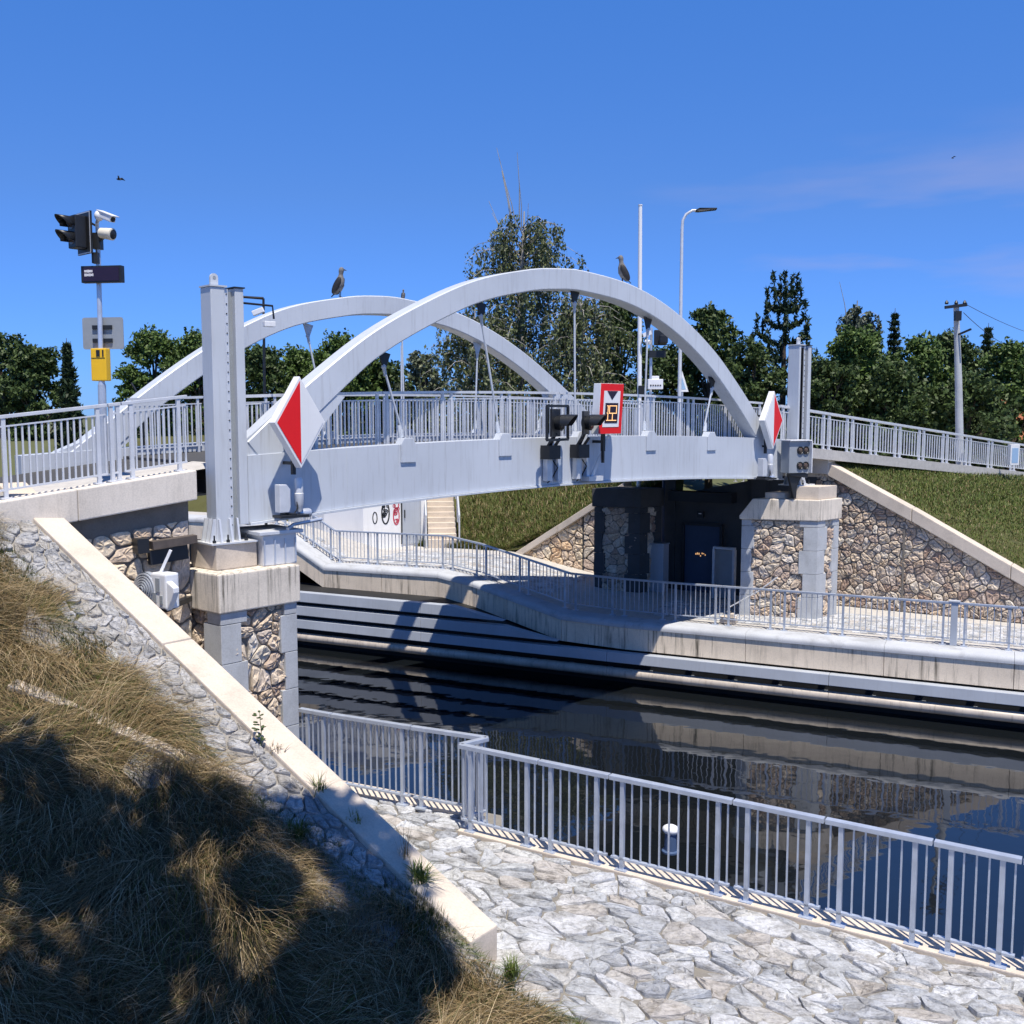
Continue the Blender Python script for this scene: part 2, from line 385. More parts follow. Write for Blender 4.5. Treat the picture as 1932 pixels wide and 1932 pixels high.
# ================================================================ THE BRIDGE
BWID=5.0; DKW=4.99
def deckz(s): return 4.60+.16*(1-((s-6.8)/7.6)**2)
def gtop(s): return 4.77+.15*(1-((s-6.8)/7.0)**2)
def gbot(s): return 3.71+.24*(1-((s-7.2)/7.3)**2)
bridge=thing('arch_bridge',BR(7,3.5,3.7),'pale grey tied-arch steel road bridge with two arches crossing the canal','bridge')
def girder(w0,th,sa=-1.0):
    n=28; S=[sa+(14.6-sa)*i/n for i in range(n+1)]
    mb=MB()
    poly=[BR(s,w0,gbot(s)) for s in S]+[BR(s,w0,gtop(s)) for s in reversed(S)]
    N=len(S)
    A=[BR(s,w0,gbot(s)) for s in S]+[BR(s,w0,gtop(s)) for s in S]; Bk=[p+bw*th for p in A]
    fs=[]
    for i in range(n):
        fs+=[(i,i+1,N+i+1,N+i),(2*N+i,2*N+i+1,3*N+i+1,3*N+i),(i,i+1,2*N+i+1,2*N+i),(N+i,N+i+1,3*N+i+1,3*N+i)]
    fs+=[(0,N,3*N,2*N),(n,N+n,3*N+n,2*N+n)]
    mb.add(A+Bk,fs)
    for i in range(n):   # bottom flange
        mb.hexa([BR(S[i],w0-.05,gbot(S[i])-.045),BR(S[i+1],w0-.05,gbot(S[i+1])-.045),BR(S[i+1],w0+th+.05,gbot(S[i+1])-.045),BR(S[i],w0+th+.05,gbot(S[i])-.045),
                 BR(S[i],w0-.05,gbot(S[i])-.004),BR(S[i+1],w0-.05,gbot(S[i+1])-.004),BR(S[i+1],w0+th+.05,gbot(S[i+1])-.004),BR(S[i],w0+th+.05,gbot(S[i])-.004)])
    for s in (-.55,.9,6.1,10.2): # butt joints
        mb.bar(BR(s,w0-.002,gbot(s)),BR(s,w0-.002,gtop(s)),.008,.006,bw)
    return mb
KN=[(-1.0,4.95),(-.2,5.62),(.29,6.0),(1.44,6.8),(2.62,7.42),(3.91,7.95),(5.31,8.28),(6.06,8.37),(6.85,8.40),(8.55,8.21),(10.07,7.72),(11.53,6.92),(12.67,6.03),(13.39,5.38),(14.3,4.45)]
KF=[(-2.7,4.10),(-1.9,4.76),(-1.3,5.22),(-.55,5.81),(.59,6.61),(1.73,7.28),(2.85,7.75),(4.24,8.06),(4.97,8.15),(5.89,8.16),(7.79,7.88),(9.64,7.17),(11.57,6.05),(13.2,4.9)]
def arch(K,w0,dep,th=.43):
    pts=spline(K,72); mb=MB(); ring=[]
    for i,(s,z) in enumerate(pts):
        a=pts[max(i-1,0)];b=pts[min(i+1,len(pts)-1)]; dx,dz=b[0]-a[0],b[1]-a[1]; l=math.hypot(dx,dz); nx,nz=dz/l,-dx/l
        t=th+ (.16*max(0,1-(s-pts[0][0])/2.2))
        si,zi=s+nx*t,z+nz*t
        ring+= [BR(s,w0,z),BR(si,w0,zi),BR(si,w0+dep,zi),BR(s,w0+dep,z)]
    n=len(pts); fs=[]
    for i in range(n-1):
        for k in range(4): fs.append((4*i+k,4*i+(k+1)%4,4*(i+1)+(k+1)%4,4*(i+1)+k))
    fs+=[(0,1,2,3),(4*n-1,4*n-2,4*n-3,4*n-4)]
    return mb.add(ring,fs)
ga=girder(0,.36).build('girder',M['steel'],bridge)
gb=girder(BWID,.36,-2.9).build('girder',M['steel'],bridge)
for o in (ga,gb): o.modifiers.new('b','BEVEL').width=.012
for K,w0 in ((KN,.0),(KF,BWID)):
    o=arch(K,w0+.012,.40).build('arch',M['steel'],bridge); o.modifiers.new('b','BEVEL').width=.02
# end gussets joining arch and girder
for w0 in (0,):
    for poly in ([(-1.0,4.7),(-1.0,5.0),(-.2,5.6),(.35,5.75),(.9,5.7),(-.0,4.7)],[(13.15,4.7),(13.9,4.95),(14.62,4.2),(14.62,3.9),(13.4,4.0)]):
        MB().prism([BR(s,w0+.03,z) for s,z in poly],bw*.30).build('gusset',M['steel'],bridge)
MB().prism([BR(s,BWID+.03,z) for s,z in ((-2.9,3.9),(-2.9,4.2),(-2.2,4.7),(-1.2,5.1),(-.8,4.9),(-1.2,4.6))],bw*.3).build('gusset',M['steel'],bridge)
# hangers with anchor blocks
HN=[(1.86,2.22),(4.18,4.62),(6.80,6.84),(9.21,9.13),(11.68,11.42)]
def zarch(K,s):
    P=spline(K,72)
    for a,b in zip(P,P[1:]):
        if a[0]<=s<=b[0]: return a[1]+(b[1]-a[1])*(s-a[0])/(b[0]-a[0])
    return P[-1][1]
for K,w0,sh in ((KN,.2,0.),(KF,BWID+.2,-.8)):
    for st_,sb in HN:
        st_+=sh; sb+=sh
        zt=zarch(K,st_)-.46-.10*abs(st_-6.8-sh)/4; zb=gtop(sb)
        h=MB().tube([BR(st_,w0,zt-.26),BR(sb,w0,zb+.28)],.022,8)
        h.lathe(BR(st_,w0,zt-.26),(BR(st_,w0,zt)-BR(sb,w0,zb)),[(-.12,.03),(0,.034),(.05,.05),(.1,.02)],10)
        h.lathe(BR(sb,w0,zb+.12),(BR(st_,w0,zt)-BR(sb,w0,zb)),[(0,.05),(.12,.045),(.22,.026)],10)
        ho=h.build('hanger',M['steel'],bridge,smooth=True)
        tri=[BR(st_-.13,w0-.02,zt+.08),BR(st_+.13,w0-.02,zt+.02),BR(st_+.04,w0-.02,zt-.2),BR(st_-.04,w0-.02,zt-.2)]
        MB().prism(tri,bw*.04).build('anchor_plate',M['dark'] if w0<1 else M['steel'],ho)
        bl=MB().prism([BR(sb-.17,w0-.232,zb-.34),BR(sb+.17,w0-.232,zb-.34),BR(sb+.17,w0-.232,zb-.01),BR(sb+.10,w0-.232,zb+.11),BR(sb-.10,w0-.232,zb+.11),BR(sb-.17,w0-.232,zb-.01)],bw*.2)
        bl.build('anchor_block',M['steel'],ho,bevel=.01)
# deck, cross beams
dk=MB(); n=26
for i in range(n):
    s0=-1+16.2*i/n; s1=-1+16.2*(i+1)/n
    dk.hexa([BR(s0,.37,deckz(s0)-.32),BR(s1,.37,deckz(s1)-.32),BR(s1,DKW,deckz(s1)-.32),BR(s0,DKW,deckz(s0)-.32),BR(s0,.37,deckz(s0)-.02),BR(s1,.37,deckz(s1)-.02),BR(s1,DKW,deckz(s1)-.02),BR(s0,DKW,deckz(s0)-.02)])
dk.build('deck',M['asphalt'],bridge)
for i in range(7):
    s=.2+2.3*i; MB().cbox(BR(s,2.68,gbot(s)+.34),bv*.09,bw*2.3,UP*.22).build('cross_beam',M['darkblue'],bridge)
def bridge_rail(w0):
    z=lambda s: deckz(s)-.02
    pts=[-1.0+i*1.55 for i in range(11)]
    for a,b in zip(pts,pts[1:]):
        P=BR(a,w0,z(a));Q=BR(b,w0,z(b)); d=Q-P
        rr=MB(); rr.bar(P+d*.004+UP*1.11,Q-d*.004+UP*1.11,.075,.05).bar(P+d*.02+UP*.98,Q-d*.02+UP*.98,.04,.022).bar(P+d*.02+UP*.13,Q-d*.02+UP*.13,.04,.022)
        for k in range(16):
            rr.post(P+d*((k+.5)/16)+UP*.14,.83,.022,.022,bv)
        o=rr.build('railing_panel',M['galvw'],bridge)
        for t in (.07,.93): MB().post(P+d*t,1.085,.045,.045,bv).build('post',M['galvw'],o)
bridge_rail(.62); bridge_rail(DKW-.3)
# ---------------------------------------------------------------- piers
def quoin_col(mb,c,ax,ay,wx,wy,z0,z1,step=.48,flip=0):
    """corner pilaster of alternating blocks; c corner point, ax, ay unit vectors into the pier."""
    z=z0;i=flip
    while z<z1-.05:
        zz=min(z+step,z1); a=wx*(1.3 if i%2 else 1.); b=wy*(1.0 if i%2 else 1.3)
        mb.box(Vector(c)-ax*.03-ay*.03+UP*(z+.004),ax*a,ay*b,UP*(zz-z-.008)); z=zz;i+=1
def pier(name,label,corner,ax,ay,lx,ly,zb,zcap0,zcap1,capout=.075,chamfer=False,ped=None,seed=3,group='bridge piers',core=M['granite'],qm='quoin',cm='cap'):
    """corner = nearest corner of the cap in plan; ax, ay horizontal unit vectors along its two visible faces."""
    C=Vector(corner); root=thing(name,C+UP*zb,label,'bridge pier',group)
    I=C+ax*capout+ay*capout; wx,wy=lx-2*capout,ly-2*capout
    core_=MB().box(I+ax*.05+ay*.05+UP*zb,ax*(wx-.1),ay*(wy-.1),UP*(zcap0-zb)); core_.build('shaft',M['mortar'],root)
    sm=MB()
    stones(sm,[(.05,zb),(wx-.05,zb),(wx-.05,zcap0-.01),(.05,zcap0-.01)],lambda u,v,h: I+ax*u+UP*v+ay*(.05-h),.19,gap=.009,h=.05,bev=.028,seed=seed,tilt=.04,jit=.48,skip=.36,rough=.03)
    stones(sm,[(.05,zb),(wy-.05,zb),(wy-.05,zcap0-.01),(.05,zcap0-.01)],lambda u,v,h: I+ay*u+UP*v+ax*(.05-h),.19,gap=.009,h=.05,bev=.028,seed=seed+1,tilt=.04,jit=.48,skip=.36,rough=.03)
    sm.build('stone_facing',core,root,smooth=False)
    for c,a,b,wa,wb,fl in ((I,ax,ay,.36,.36,0),(I+ax*wx,-ax,ay,.24,.3,1),(I+ay*wy,ax,-ay,.3,.24,1)):
        q=MB(); quoin_col(q,c,a,b,wa,wb,zb,zcap0-.004,.62,fl)
        q.box(c+a*.02+b*.02+UP*zb,a*.1,b*.1,UP*(zcap0-zb-.01)); q.build('quoin_column',M[qm],root,bevel=.008)
    if chamfer:
        k=.34; cap=MB().prism([C+UP*zcap0,C+ax*lx+UP*zcap0,C+ax*lx+ay*ly+UP*zcap0,C+ay*ly+UP*zcap0],UP*(.10))
        c=[C+UP*(zcap0+.1),C+ax*lx+UP*(zcap0+.1),C+ax*lx+ay*ly+UP*(zcap0+.1),C+ay*ly+UP*(zcap0+.1)]
        d=[C+UP*zcap1,C+ax*lx+UP*zcap1,C+ax*lx+ay*(ly-k)+UP*zcap1,C+ay*(ly-k)+UP*zcap1]
        cap=MB().hexa([p-UP*.1 for p in c]+[p for p in d]) if False else MB().add([p-UP*.1 for p in c]+c+d,[(3,2,1,0),(0,1,5,4),(1,2,6,5),(2,3,7,6),(3,0,4,7),(4,5,9,8),(5,6,10,9),(6,7,11,10),(7,4,8,11),(8,9,10,11)])
    else: cap=MB().box(C+UP*zcap0,ax*lx,ay*ly,UP*(zcap1-zcap0))
    cap.build('cap',M[cm],root,bevel=.025)
    return root
LC=V(-4.49,15.5,0); lax=(V(-3.47,16.6,0)-LC).normalized(); lay=(V(-5.73,16.55,0)-LC).normalized()
lp=pier('bridge_pier','stone bridge pier with grey quoins and stained concrete cap beside the sloping coping',LC,lax,lay,1.5,1.75,-2.2,2.33,2.945,seed=3)
pc=V(-4.63,15.9,0)
pd=MB().box(pc+UP*2.947,lax*.74,lay*.72,UP*.405); pd.build('pedestal',M['coping'],lp,bevel=.02)
RC=V(8.02,26.6,0); rax=V(.735,.678,0).normalized(); ray_=V(-.93,.30,0).normalized()
rp=pier('bridge_pier','stone bridge pier with chamfered concrete cap on the far quay below the four-lamp box',RC,rax,ray_,1.15,2.05,-.05,2.6,3.16,chamfer=True,seed=11)
MB().box(RC+rax*.15+ray_*.1+UP*3.162,rax*.9,ray_*.62,UP*.34).build('pedestal',M['coping'],rp,bevel=.015)
MB().box(RC+rax*.2+ray_*1.0+UP*3.162,rax*.7,ray_*.5,UP*.16).build('bearing_block',M['coping'],rp,bevel=.015)
# far pier on the far quay; quoins and cap coloured dark for shade
fpC=RC+bw*5.7-bv*.4
fp=pier('bridge_pier','shaded stone bridge pier under the far arch beside the dark doorway',fpC,rax,ray_,1.1,1.5,-.05,2.6,3.16,seed=21,qm='shadewall',cm='shadewall')
# steel bearing housing on the near pier, right of the guide tower
bh=thing('bearing_housing',BR(-.55,.15,2.95),'pale blue-grey steel bearing housing on the stained pier cap under the bridge end','bearing')
MB().box(BR(-.92,-.28,2.949),bv*.62,bw*.9,UP*.50).build('box_body',M['galvw'],bh,bevel=.015)
MB().box(BR(-1.0,-.34,3.452),bv*.80,bw*1.0,UP*.06).build('cover_plate',M['galvw'],bh,bevel=.01)
MB().tube([BR(-.5,-.34,3.53),BR(-.3,-.2,3.58),BR(.3,-.1,3.62)],.03,8).build('conduit',M['galv'],bh,smooth=True)
for k in range(4): MB().cbox(BR(-.90+k*.19,-.295,3.18),bv*.012,bw*.012,UP*.2).build('stiffener',M['galv'],bh)
# ---------------------------------------------------------------- guide towers
def tower(name,label,o,ax,ay,z0,z1,finz=.36,slots=False):
    """o corner in plan, ax along the front (v), ay depth."""
    o=Vector(o); root=thing(name,o+UP*z0,label,'guide tower','guide towers at the bridge ends')
    if slots:
        MB().box(o+UP*z0,ax*.075,ay*.34,UP*(z1-z0)).build('column',M['tower'],root,bevel=.01)
        MB().box(o+ax*.078+ay*.16+UP*z0,ax*.16,ay*.18,UP*(z1-z0-.02)).build('dark_recess',M['sheet'],root)
    else:
        col=MB().box(o+UP*z0,ax*.24,ay*.34,UP*(z1-z0)); col.build('column',M['tower'],root,bevel=.012)
    MB().box(o-ax*.015-ay*.015+UP*(z1+.002),ax*.29,ay*.37,UP*.025).build('cap_plate',M['tower'],root)
    st=MB().box(o+ax*.243+ay*.015+UP*z0,ax*.055,ay*.02,UP*(z1-z0-.02)).build('perforated_strip',M['galvw'],root)
    bo=MB()
    for i in range(26):
        z=z0+.1+i*(z1-z0-.2)/25; bo.lathe(o+ax*.27+ay*.014+UP*z,-ay,[(0,.011),(.008,.011),(.0085,.001)],8)
    bo.build('hole_row',M['dark'],st)  # small dark cylinders stand in for the holes of the strip
    MB().box(o+ax*.30+ay*.10+UP*z0,ax*.1,ay*.2,UP*(z1-z0-.05)).build('guide_slot',M['sheet'] if slots else M['grey'],root)
    c2=MB().box(o+ax*.40-ay*.02+UP*(z0+.25),ax*.15,ay*.3,UP*(z1-z0-.25)).build('guide_channel',M['tower'],root,bevel=.01)
    MB().box(o+ax*.38-ay*.04+UP*(z1+.002),ax*.19,ay*.34,UP*.02).build('cap_plate',M['dark'],root)
    c=o+ax*.12+ay*.1+UP*(z1+.10)
    ring=[]; n=20; V0=[]
    prof=[(-.065,-.10),(.065,-.10)]+[(.065*cos(a),.05+.065*sin(a)) for a in [i*pi/10 for i in range(11)]]
    le=MB(); 
    outer=[c+ax*x+UP*y for x,y in prof]
    le.prism(outer,ay*.04).build('lifting_eye',M['tower'],root)
    le2=MB().lathe(c+ay*-.004+UP*.05,ay,[(0,.028),(.002,.028),(.0475,.028),(.048,.001)],14); le2.build('eye_hole',M['grey'],root)
    fn=MB()
    for (px,py,dx,dy) in ((-.0,.03,-1,0),(-.0,.17,-1,0),(-.0,.31,-1,0),(.03,0,0,-1),(.21,0,0,-1),(.36,.05,0,-1)):
        b=o+ax*px+ay*py+UP*z0; e=(ax*dx+ay*dy)
        t=(ay if dx else ax)*.016
        fn.prism([b-t+e*.002,b-t+e*.12,b-t+e*.11+UP*.03,b-t+e*.05+UP*finz,b-t+e*.002+UP*finz],t*2)
    fn.build('base_fin',M['galvw'],root)
    MB().box(o-ax*.19-ay*.19+UP*(z0-.028),ax*.80,ay*.62,UP*.026).build('base_plate',M['galvw'],root)
    for px,py in ((-.1,-.1),(.12,-.13),(.45,-.1)):
        MB().lathe(o+ax*px+ay*py+UP*(z0-.002),UP,[(0,.03),(.04,.03),(.041,.014),(.12,.014),(.121,.001)],8).build('anchor_bolt',M['dark'],root)
    return root
tower('guide_tower','tall grey steel guide tower standing on the near pier beside the diamond sign',BR(-1.58,-.03,0),bv,bw,3.38,7.37)
tR=BR(14.95,-.2,0)
tower('guide_tower','dark-slotted steel guide tower on the far pier behind the four-lamp box',tR,bv,bw,3.53,7.20,.2,True)
MB_t=thing('signal_bracket_arm',BR(-1.0,.1,7.2),'thin dark bracket arm at the top of the near guide tower','bracket')
MB().tube([BR(-1.0,.12,7.17),BR(-.42,.12,7.16),BR(-.40,.12,6.95)],.018,8).build('arm',M['dark'],MB_t)
MB().cbox(BR(-.5,.1,6.86),bv*.10,bw*.04,UP*.045).build('camera_body',M['white'],MB_t,bevel=.01)
# ================================================================ SIGNS AND SIGNALS
def axes(ang):
    a=math.radians(ang); nn=V(cos(a),sin(a),0); return nn,V(-nn.y,nn.x,0)   # facing direction, viewer's right
def diamond(label,c,hw,hh,red_left,ang=-42,dep=.16):
    nn,r=axes(ang); c=Vector(c); root=thing('diamond_sign',c-UP*hh,label,'navigation sign','red and white diamond signs on the bridge')
    def dia(k,off): return [c+r*(-hw*k)+nn*off,c-UP*(hh*k)+nn*off,c+r*(hw*k)+nn*off,c+UP*(hh*k)+nn*off]
    MB().prism(dia(1,-dep),nn*dep).build('sign_box',M['white'],root,bevel=.008)
    k=.90; o=.004
    for left in (True,False):
        sgn=-1 if left else 1
        tri=[c-UP*(hh*k)+nn*o,c+r*(sgn*hw*k)+nn*o,c+UP*(hh*k)+nn*o]
        MB().prism(tri,nn*.003).build('red_half' if left==red_left else 'white_half',M['red'] if left==red_left else M['white'],root)
    b=c-nn*(dep+.06)
    MB().bar(b-UP*hh*1.15,b+UP*hh*.3,.06,.06,nn).build('support_post',M['dark'],root)
    for z in (-hh*.9,-hh*.35,hh*.15): MB().bar(b+UP*z,b+UP*z+bw*.42,.04,.05).build('bracket_arm',M['dark'],root)
    return root,nn,r
c1=at(567,797,16.6); diamond('red and white diamond sign with red left half at the near end of the girder',c1,.50,.74,True)
c2=at(1460,793,26.25); diamond('red and white diamond sign with red right half at the far end of the girder',c2,.50,.74,False)
def lamp_cluster(name,label,o,k=1.,group=None):
    """small navigation lamp set on a bracket below a diamond sign; o on the girder face near the bottom flange."""
    o=Vector(o); root=thing(name,o,label,'signal lamp',group)
    MB().bar(o+bn*.04+UP*.06,o+bn*.42+UP*.06,.09,.05).cbox(o+bn*.3+UP*.04,bv*.26,bn*.14,UP*.02).build('bracket',M['dark'],root)
    MB().prism([o+bn*.18-bv*.22+UP*.1,o+bn*.18-bv*.05+UP*.1,o+bn*.18-bv*.02+UP*.18,o+bn*.18-bv*.02+UP*.48,o+bn*.18-bv*.09+UP*.56,o+bn*.18-bv*.22+UP*.56],bn*.16).build('junction_box',M['galvw'],root,bevel=.012)
    MB().lathe(o+bn*.3+bv*.16+UP*.10,UP,[(0,.045),(.08,.06),(.12,.075),(.30,.08),(.31,.07),(.52,.07),(.56,.05),(.565,.01)],14).build('lamp_body',M['galvw'],root,smooth=True)
    MB().tube([o+bn*.25-bv*.1+UP*.12,o+bn*.34+UP*.02,o+bn*.35+bv*.1+UP*.16,o+bn*.28+bv*.12+UP*.55],.014,6).build('cable',M['rubber'],root,smooth=True)
    MB().lathe(o+bn*.2+bv*.33+UP*.06,bv+bn*.3,[(-.12,.05),(-.1,.075),(.06,.08),(.1,.06),(.101,.004)],12).build('floodlight',M['galv'],root,smooth=True)
    return root
lamp_cluster('navigation_lamp','white navigation lamp and junction box on a bracket under the red-left diamond',BR(-.42,-.02,3.70))
lamp_cluster('navigation_lamp','small pale navigation lamp set below the red-right diamond at the girder end',BR(13.35,-.02,3.72))
# clearance display sign
sc_=BR(7.2,-.5,5.51); nn,rr=axes(-47.2); tl=.045
ex=(rr*cos(tl)+UP*-sin(tl)*0).normalized(); ey=(UP+rr*.075).normalized()
cs=thing('clearance_sign',sc_-UP*.55,'red-framed sign with dark triangle and amber digits on the bridge railing','sign')
def SP(x,y,o=0): return sc_+ex*x+ey*y+nn*o
MB().prism([SP(-.36,-.53,-.2),SP(.36,-.53,-.2),SP(.36,.53,-.2),SP(-.36,.53,-.2)],nn*.2).build('sign_box',M['white'],cs,bevel=.008)
MB().prism([SP(-.355,-.525,.003),SP(.355,-.525,.003),SP(.355,.525,.003),SP(-.355,.525,.003)],nn*.006).build('red_frame',M['red'],cs)
MB().prism([SP(-.255,-.385,.0115),SP(.255,-.385,.0115),SP(.255,.375,.0115),SP(-.255,.375,.0115)],nn*.004).build('white_panel',M['white'],cs)
MB().prism([SP(-.165,.372,.018),SP(.0,.185,.018),SP(.165,.372,.018)],nn*.003).build('triangle',M['ledpanel'],cs)
dp=MB().prism([SP(-.20,-.30,.018),SP(.20,-.30,.018),SP(.20,.12,.018),SP(-.20,.12,.018)],nn*.004).build('display_screen',M['ledpanel'],cs)
dg=MB()
def seg(x0,y0,x1,y1,w=.017):
    dg.bar(SP(x0,y0,.0245),SP(x1,y1,.0245),w,.004,nn)
for s_ in ((-.15,.06,-.11,.06),(-.115,.06,-.115,-.07),(-.15,-.09,-.11,-.09),(-.115,-.09,-.115,-.24),(-.16,-.245,.16,-.245),(-.08,.06,.16,.06),(-.07,.06,-.07,-.09),(.15,.06,.15,-.09),(-.08,-.095,.16,-.095),(.03,-.10,.03,-.24)): seg(*s_)
dg.build('amber_digits',M['amber'],dp)
MB().bar(sc_-nn*.22-UP*.9,sc_-nn*.22+UP*.3,.07,.07,nn).bar(sc_-nn*.22-UP*.7,sc_-nn*.22-UP*.7+bw*.3,.06,.06).bar(sc_-nn*.22-UP*1.15,sc_-nn*.22-UP*.8,.05,.05,nn).build('support_post',M['dark'],cs)
MB().bar(BR(7.05,-.08,4.02),BR(7.35,-.32,4.95),.06,.06).cbox(BR(7.0,-.16,4.03),bv*.22,bw*.12,UP*.05).build('foot_bracket',M['galvw'],cs)
# hooded signal lamps on the girder
def hooded(label,s0,frame):
    c=BR(s0,-.55,5.22); root=thing('hooded_signal_lamp',BR(s0,-.02,4.1),label,'signal lamp','hooded signal lamps on the girder')
    f,r=axes(-22)   # lamps face along the canal
    MB().lathe(c-f*.12,f,[(-.14,.05),(-.12,.12),(.0,.15),(.06,.165)],16).build('lamp_housing',M['dark'],root,smooth=True)
    MB().lathe(c-f*.05,f,[(-.01,.145),(.02,.13),(.03,.002)],16).build('lens',M['lens'],root,smooth=True)
    hd=MB(); n=12; P=[]
    for i in range(n+1):
        a=-.35+ (pi+.7)*i/n; P.append((cos(a)*.17,sin(a)*.17))
    o1=[c-f*.05+r*x+UP*y for x,y in P]; o2=[c+f*(.10+.17*max(0,(y/.17+.35)/1.35))+r*x+UP*y for x,y in P]
    i1=[c-f*.05+r*x*.94+UP*y*.94 for x,y in P]; i2=[c+f*(.10+.17*max(0,(y/.17+.35)/1.35))+r*x*.94+UP*y*.94 for x,y in P]
    hd.add(o1+o2+i1+i2,[(i,i+1,n+1+i+1,n+1+i) for i in range(n)]+[(2*n+2+i,2*n+3+i,3*n+4+i,3*n+3+i) for i in range(n)]+[(n+1+i,n+2+i,3*n+4+i,3*n+3+i) for i in range(n)])
    hd.build('hood',M['dark'],root,smooth=True)
    if frame:
        fr=MB(); w=.34; hh=.34
        for a,b in (((-w,-hh),(w,-hh)),((w,-hh),(w,hh)),((w,hh),(-w,hh)),((-w,hh),(-w,-hh))):
            fr.bar(c+r*a[0]*.6+bv*a[0]*.6+UP*a[1]-f*.15,c+r*b[0]*.6+bv*b[0]*.6+UP*b[1]-f*.15,.05,.05,f)
        fr.cbox(c-f*.2,r*.26,f*.02,UP*.28)
        fr.build('back_frame',M['dark'],root)
    else:
        MB().cbox(c-f*.18,r*.2,f*.02,UP*.24).build('back_plate',M['dark'],root)
    MB().bar(c-f*.2-UP*.2,BR(s0,-.05,4.62),.06,.06).bar(BR(s0-.1,-.3,4.9),BR(s0-.1,-.03,4.55),.05,.05).bar(BR(s0+.12,-.3,4.9),BR(s0+.12,-.03,4.6),.04,.05).cbox(BR(s0,-.15,4.62),bv*.16,bw*.13,UP*.14).build('mounting_bracket',M['dark'],root)
    MB().cbox(BR(s0-.02,-.09,4.27),bv*.075,bw*.07,UP*.24).build('junction_box',M['galvw'],root,bevel=.01)
    MB().cbox(BR(s0+.3,-.07,4.27),bv*.05,bw*.05,UP*.25).build('cable_box',M['galv'],root,bevel=.01)
    MB().tube([BR(s0+.05,-.12,4.5),BR(s0+.16,-.2,4.3),BR(s0+.08,-.12,4.08),BR(s0,-.06,3.98)],.014,6).build('cable',M['rubber'],root,smooth=True)
hooded('black hooded signal lamp with square back frame, left of the pair on the girder',5.75,True)
hooded('black hooded signal lamp without square frame, next to the red clearance sign',6.62,False)
# four-lamp box on the far pier
qn,qr=axes(-62); qc=at(1508,862,26.7)
qb=thing('four_lamp_box',qc-UP*.6,'grey metal box with four round lamps in two rows on the far pier','signal box')
MB().cbox(qc-qn*.16,qr*.34,qn*.16,UP*.42).build('box_body',M['grey'],qb,bevel=.012)
MB().cbox(qc-qn*.14+UP*.43,qr*.37,qn*.2,UP*.012).cbox(qc+qr*.355-qn*.1,qr*.012,qn*.2,UP*.42).build('rain_cover',M['white'],qb)
for dx in (.02,.215):
    for dz in (.17,-.23):
        c=qc+qr*dx+UP*dz
        l=MB().lathe(c+qn*.002,qn,[(0,.105),(.03,.105),(.032,.088),(.012,.07)],18).build('lamp',M['dark'],qb,smooth=True)
        MB().ball(c+qn*.015,.07,.07,.03,qr,UP,qn,14,8).build('lens',M['lens'],l,smooth=True)
MB().bar(qc-qn*.1-UP*.42-qr*.25,qc-qn*.1-UP*.5+qr*.35,.14,.12).prism([qc-qn*.1-qr*.26-UP*.45,qc-qn*.1-qr*.06-UP*1.05,qc-qn*.1+qr*.02-UP*1.1,qc-qn*.1+qr*.05-UP*.75,qc-qn*.1+qr*.25-UP*.45],-qn*.08).build('bracket',M['dark'],qb)
# ---------------------------------------------------------------- signal mast on the near approach
mb_=at(197,897,15.75); mt=at(184,440,15.75)
mast=thing('signal_mast',mb_,'steel mast with black traffic signal, camera, display board and yellow box behind left railing','signal mast')
def MS(X,Y,d=15.75): return at(X,Y,d)
j=mb_.lerp(mt,.38)
MB().tube([mb_,j],[.062,.06],14).tube([j-UP*.02,j+UP*.08,mt],[.058,.038,.036],14).lathe(mb_,UP,[(0,.11),(.02,.11),(.021,.07)],14).build('pole',M['galv'],mast,smooth=True)
# traffic signal (seen from behind its edge, facing left along the road)
f=V(-.66,-.75,0).normalized(); r=V(-f.y,f.x,0)
tc=MS(158,440,15.7)
ts=MB().prism([tc+r*x+UP*y for x,y in ((-.21,-.31),(.21,-.31),(.21,.31),(-.21,.31))],-f*.03).build('signal_backboard',M['dark'],mast)
MB().prism([tc+r*x+UP*y+f*.001 for x,y in ((-.205,-.305),(.205,-.305),(.205,.305),(-.205,.305))],f*.003).build('board_edge',M['galvw'],ts)
MB().prism([tc+r*x+UP*y+f*.006 for x,y in ((-.19,-.29),(.19,-.29),(.19,.29),(-.19,.29))],f*.002).build('board_face',M['dark'],ts)
MB().cbox(tc+f*.10,r*.12,f*.09,UP*.24).build('lamp_housing',M['dark'],ts,bevel=.02)
for dz in (.11,-.11):
    c=tc+f*.19+UP*dz; n=12
    P=[(cos(a)*.115,sin(a)*.115) for a in [-.3+(pi+.6)*i/n for i in range(n+1)]]
    h=MB(); o1=[c+r*x+UP*y for x,y in P]; o2=[c+f*(.12+.10*max(0,y/.1))+r*x+UP*y for x,y in P]
    h.add(o1+o2,[(i,i+1,n+2+i,n+1+i) for i in range(n)]); ho=h.build('hood',M['dark'],ts,smooth=True)
    so=ho.modifiers.new('s','SOLIDIFY'); so.thickness=.008
    MB().lathe(c,f,[(-.02,.09),(.005,.08),(.012,.002)],14).build('lens',M['lens'],ts,smooth=True)
MB().bar(tc-f*.03,mt-UP*.05,.05,.06).bar(tc-f*.03+UP*.2,mt+UP*.1,.03,.03).build('signal_bracket',M['dark'],mast)
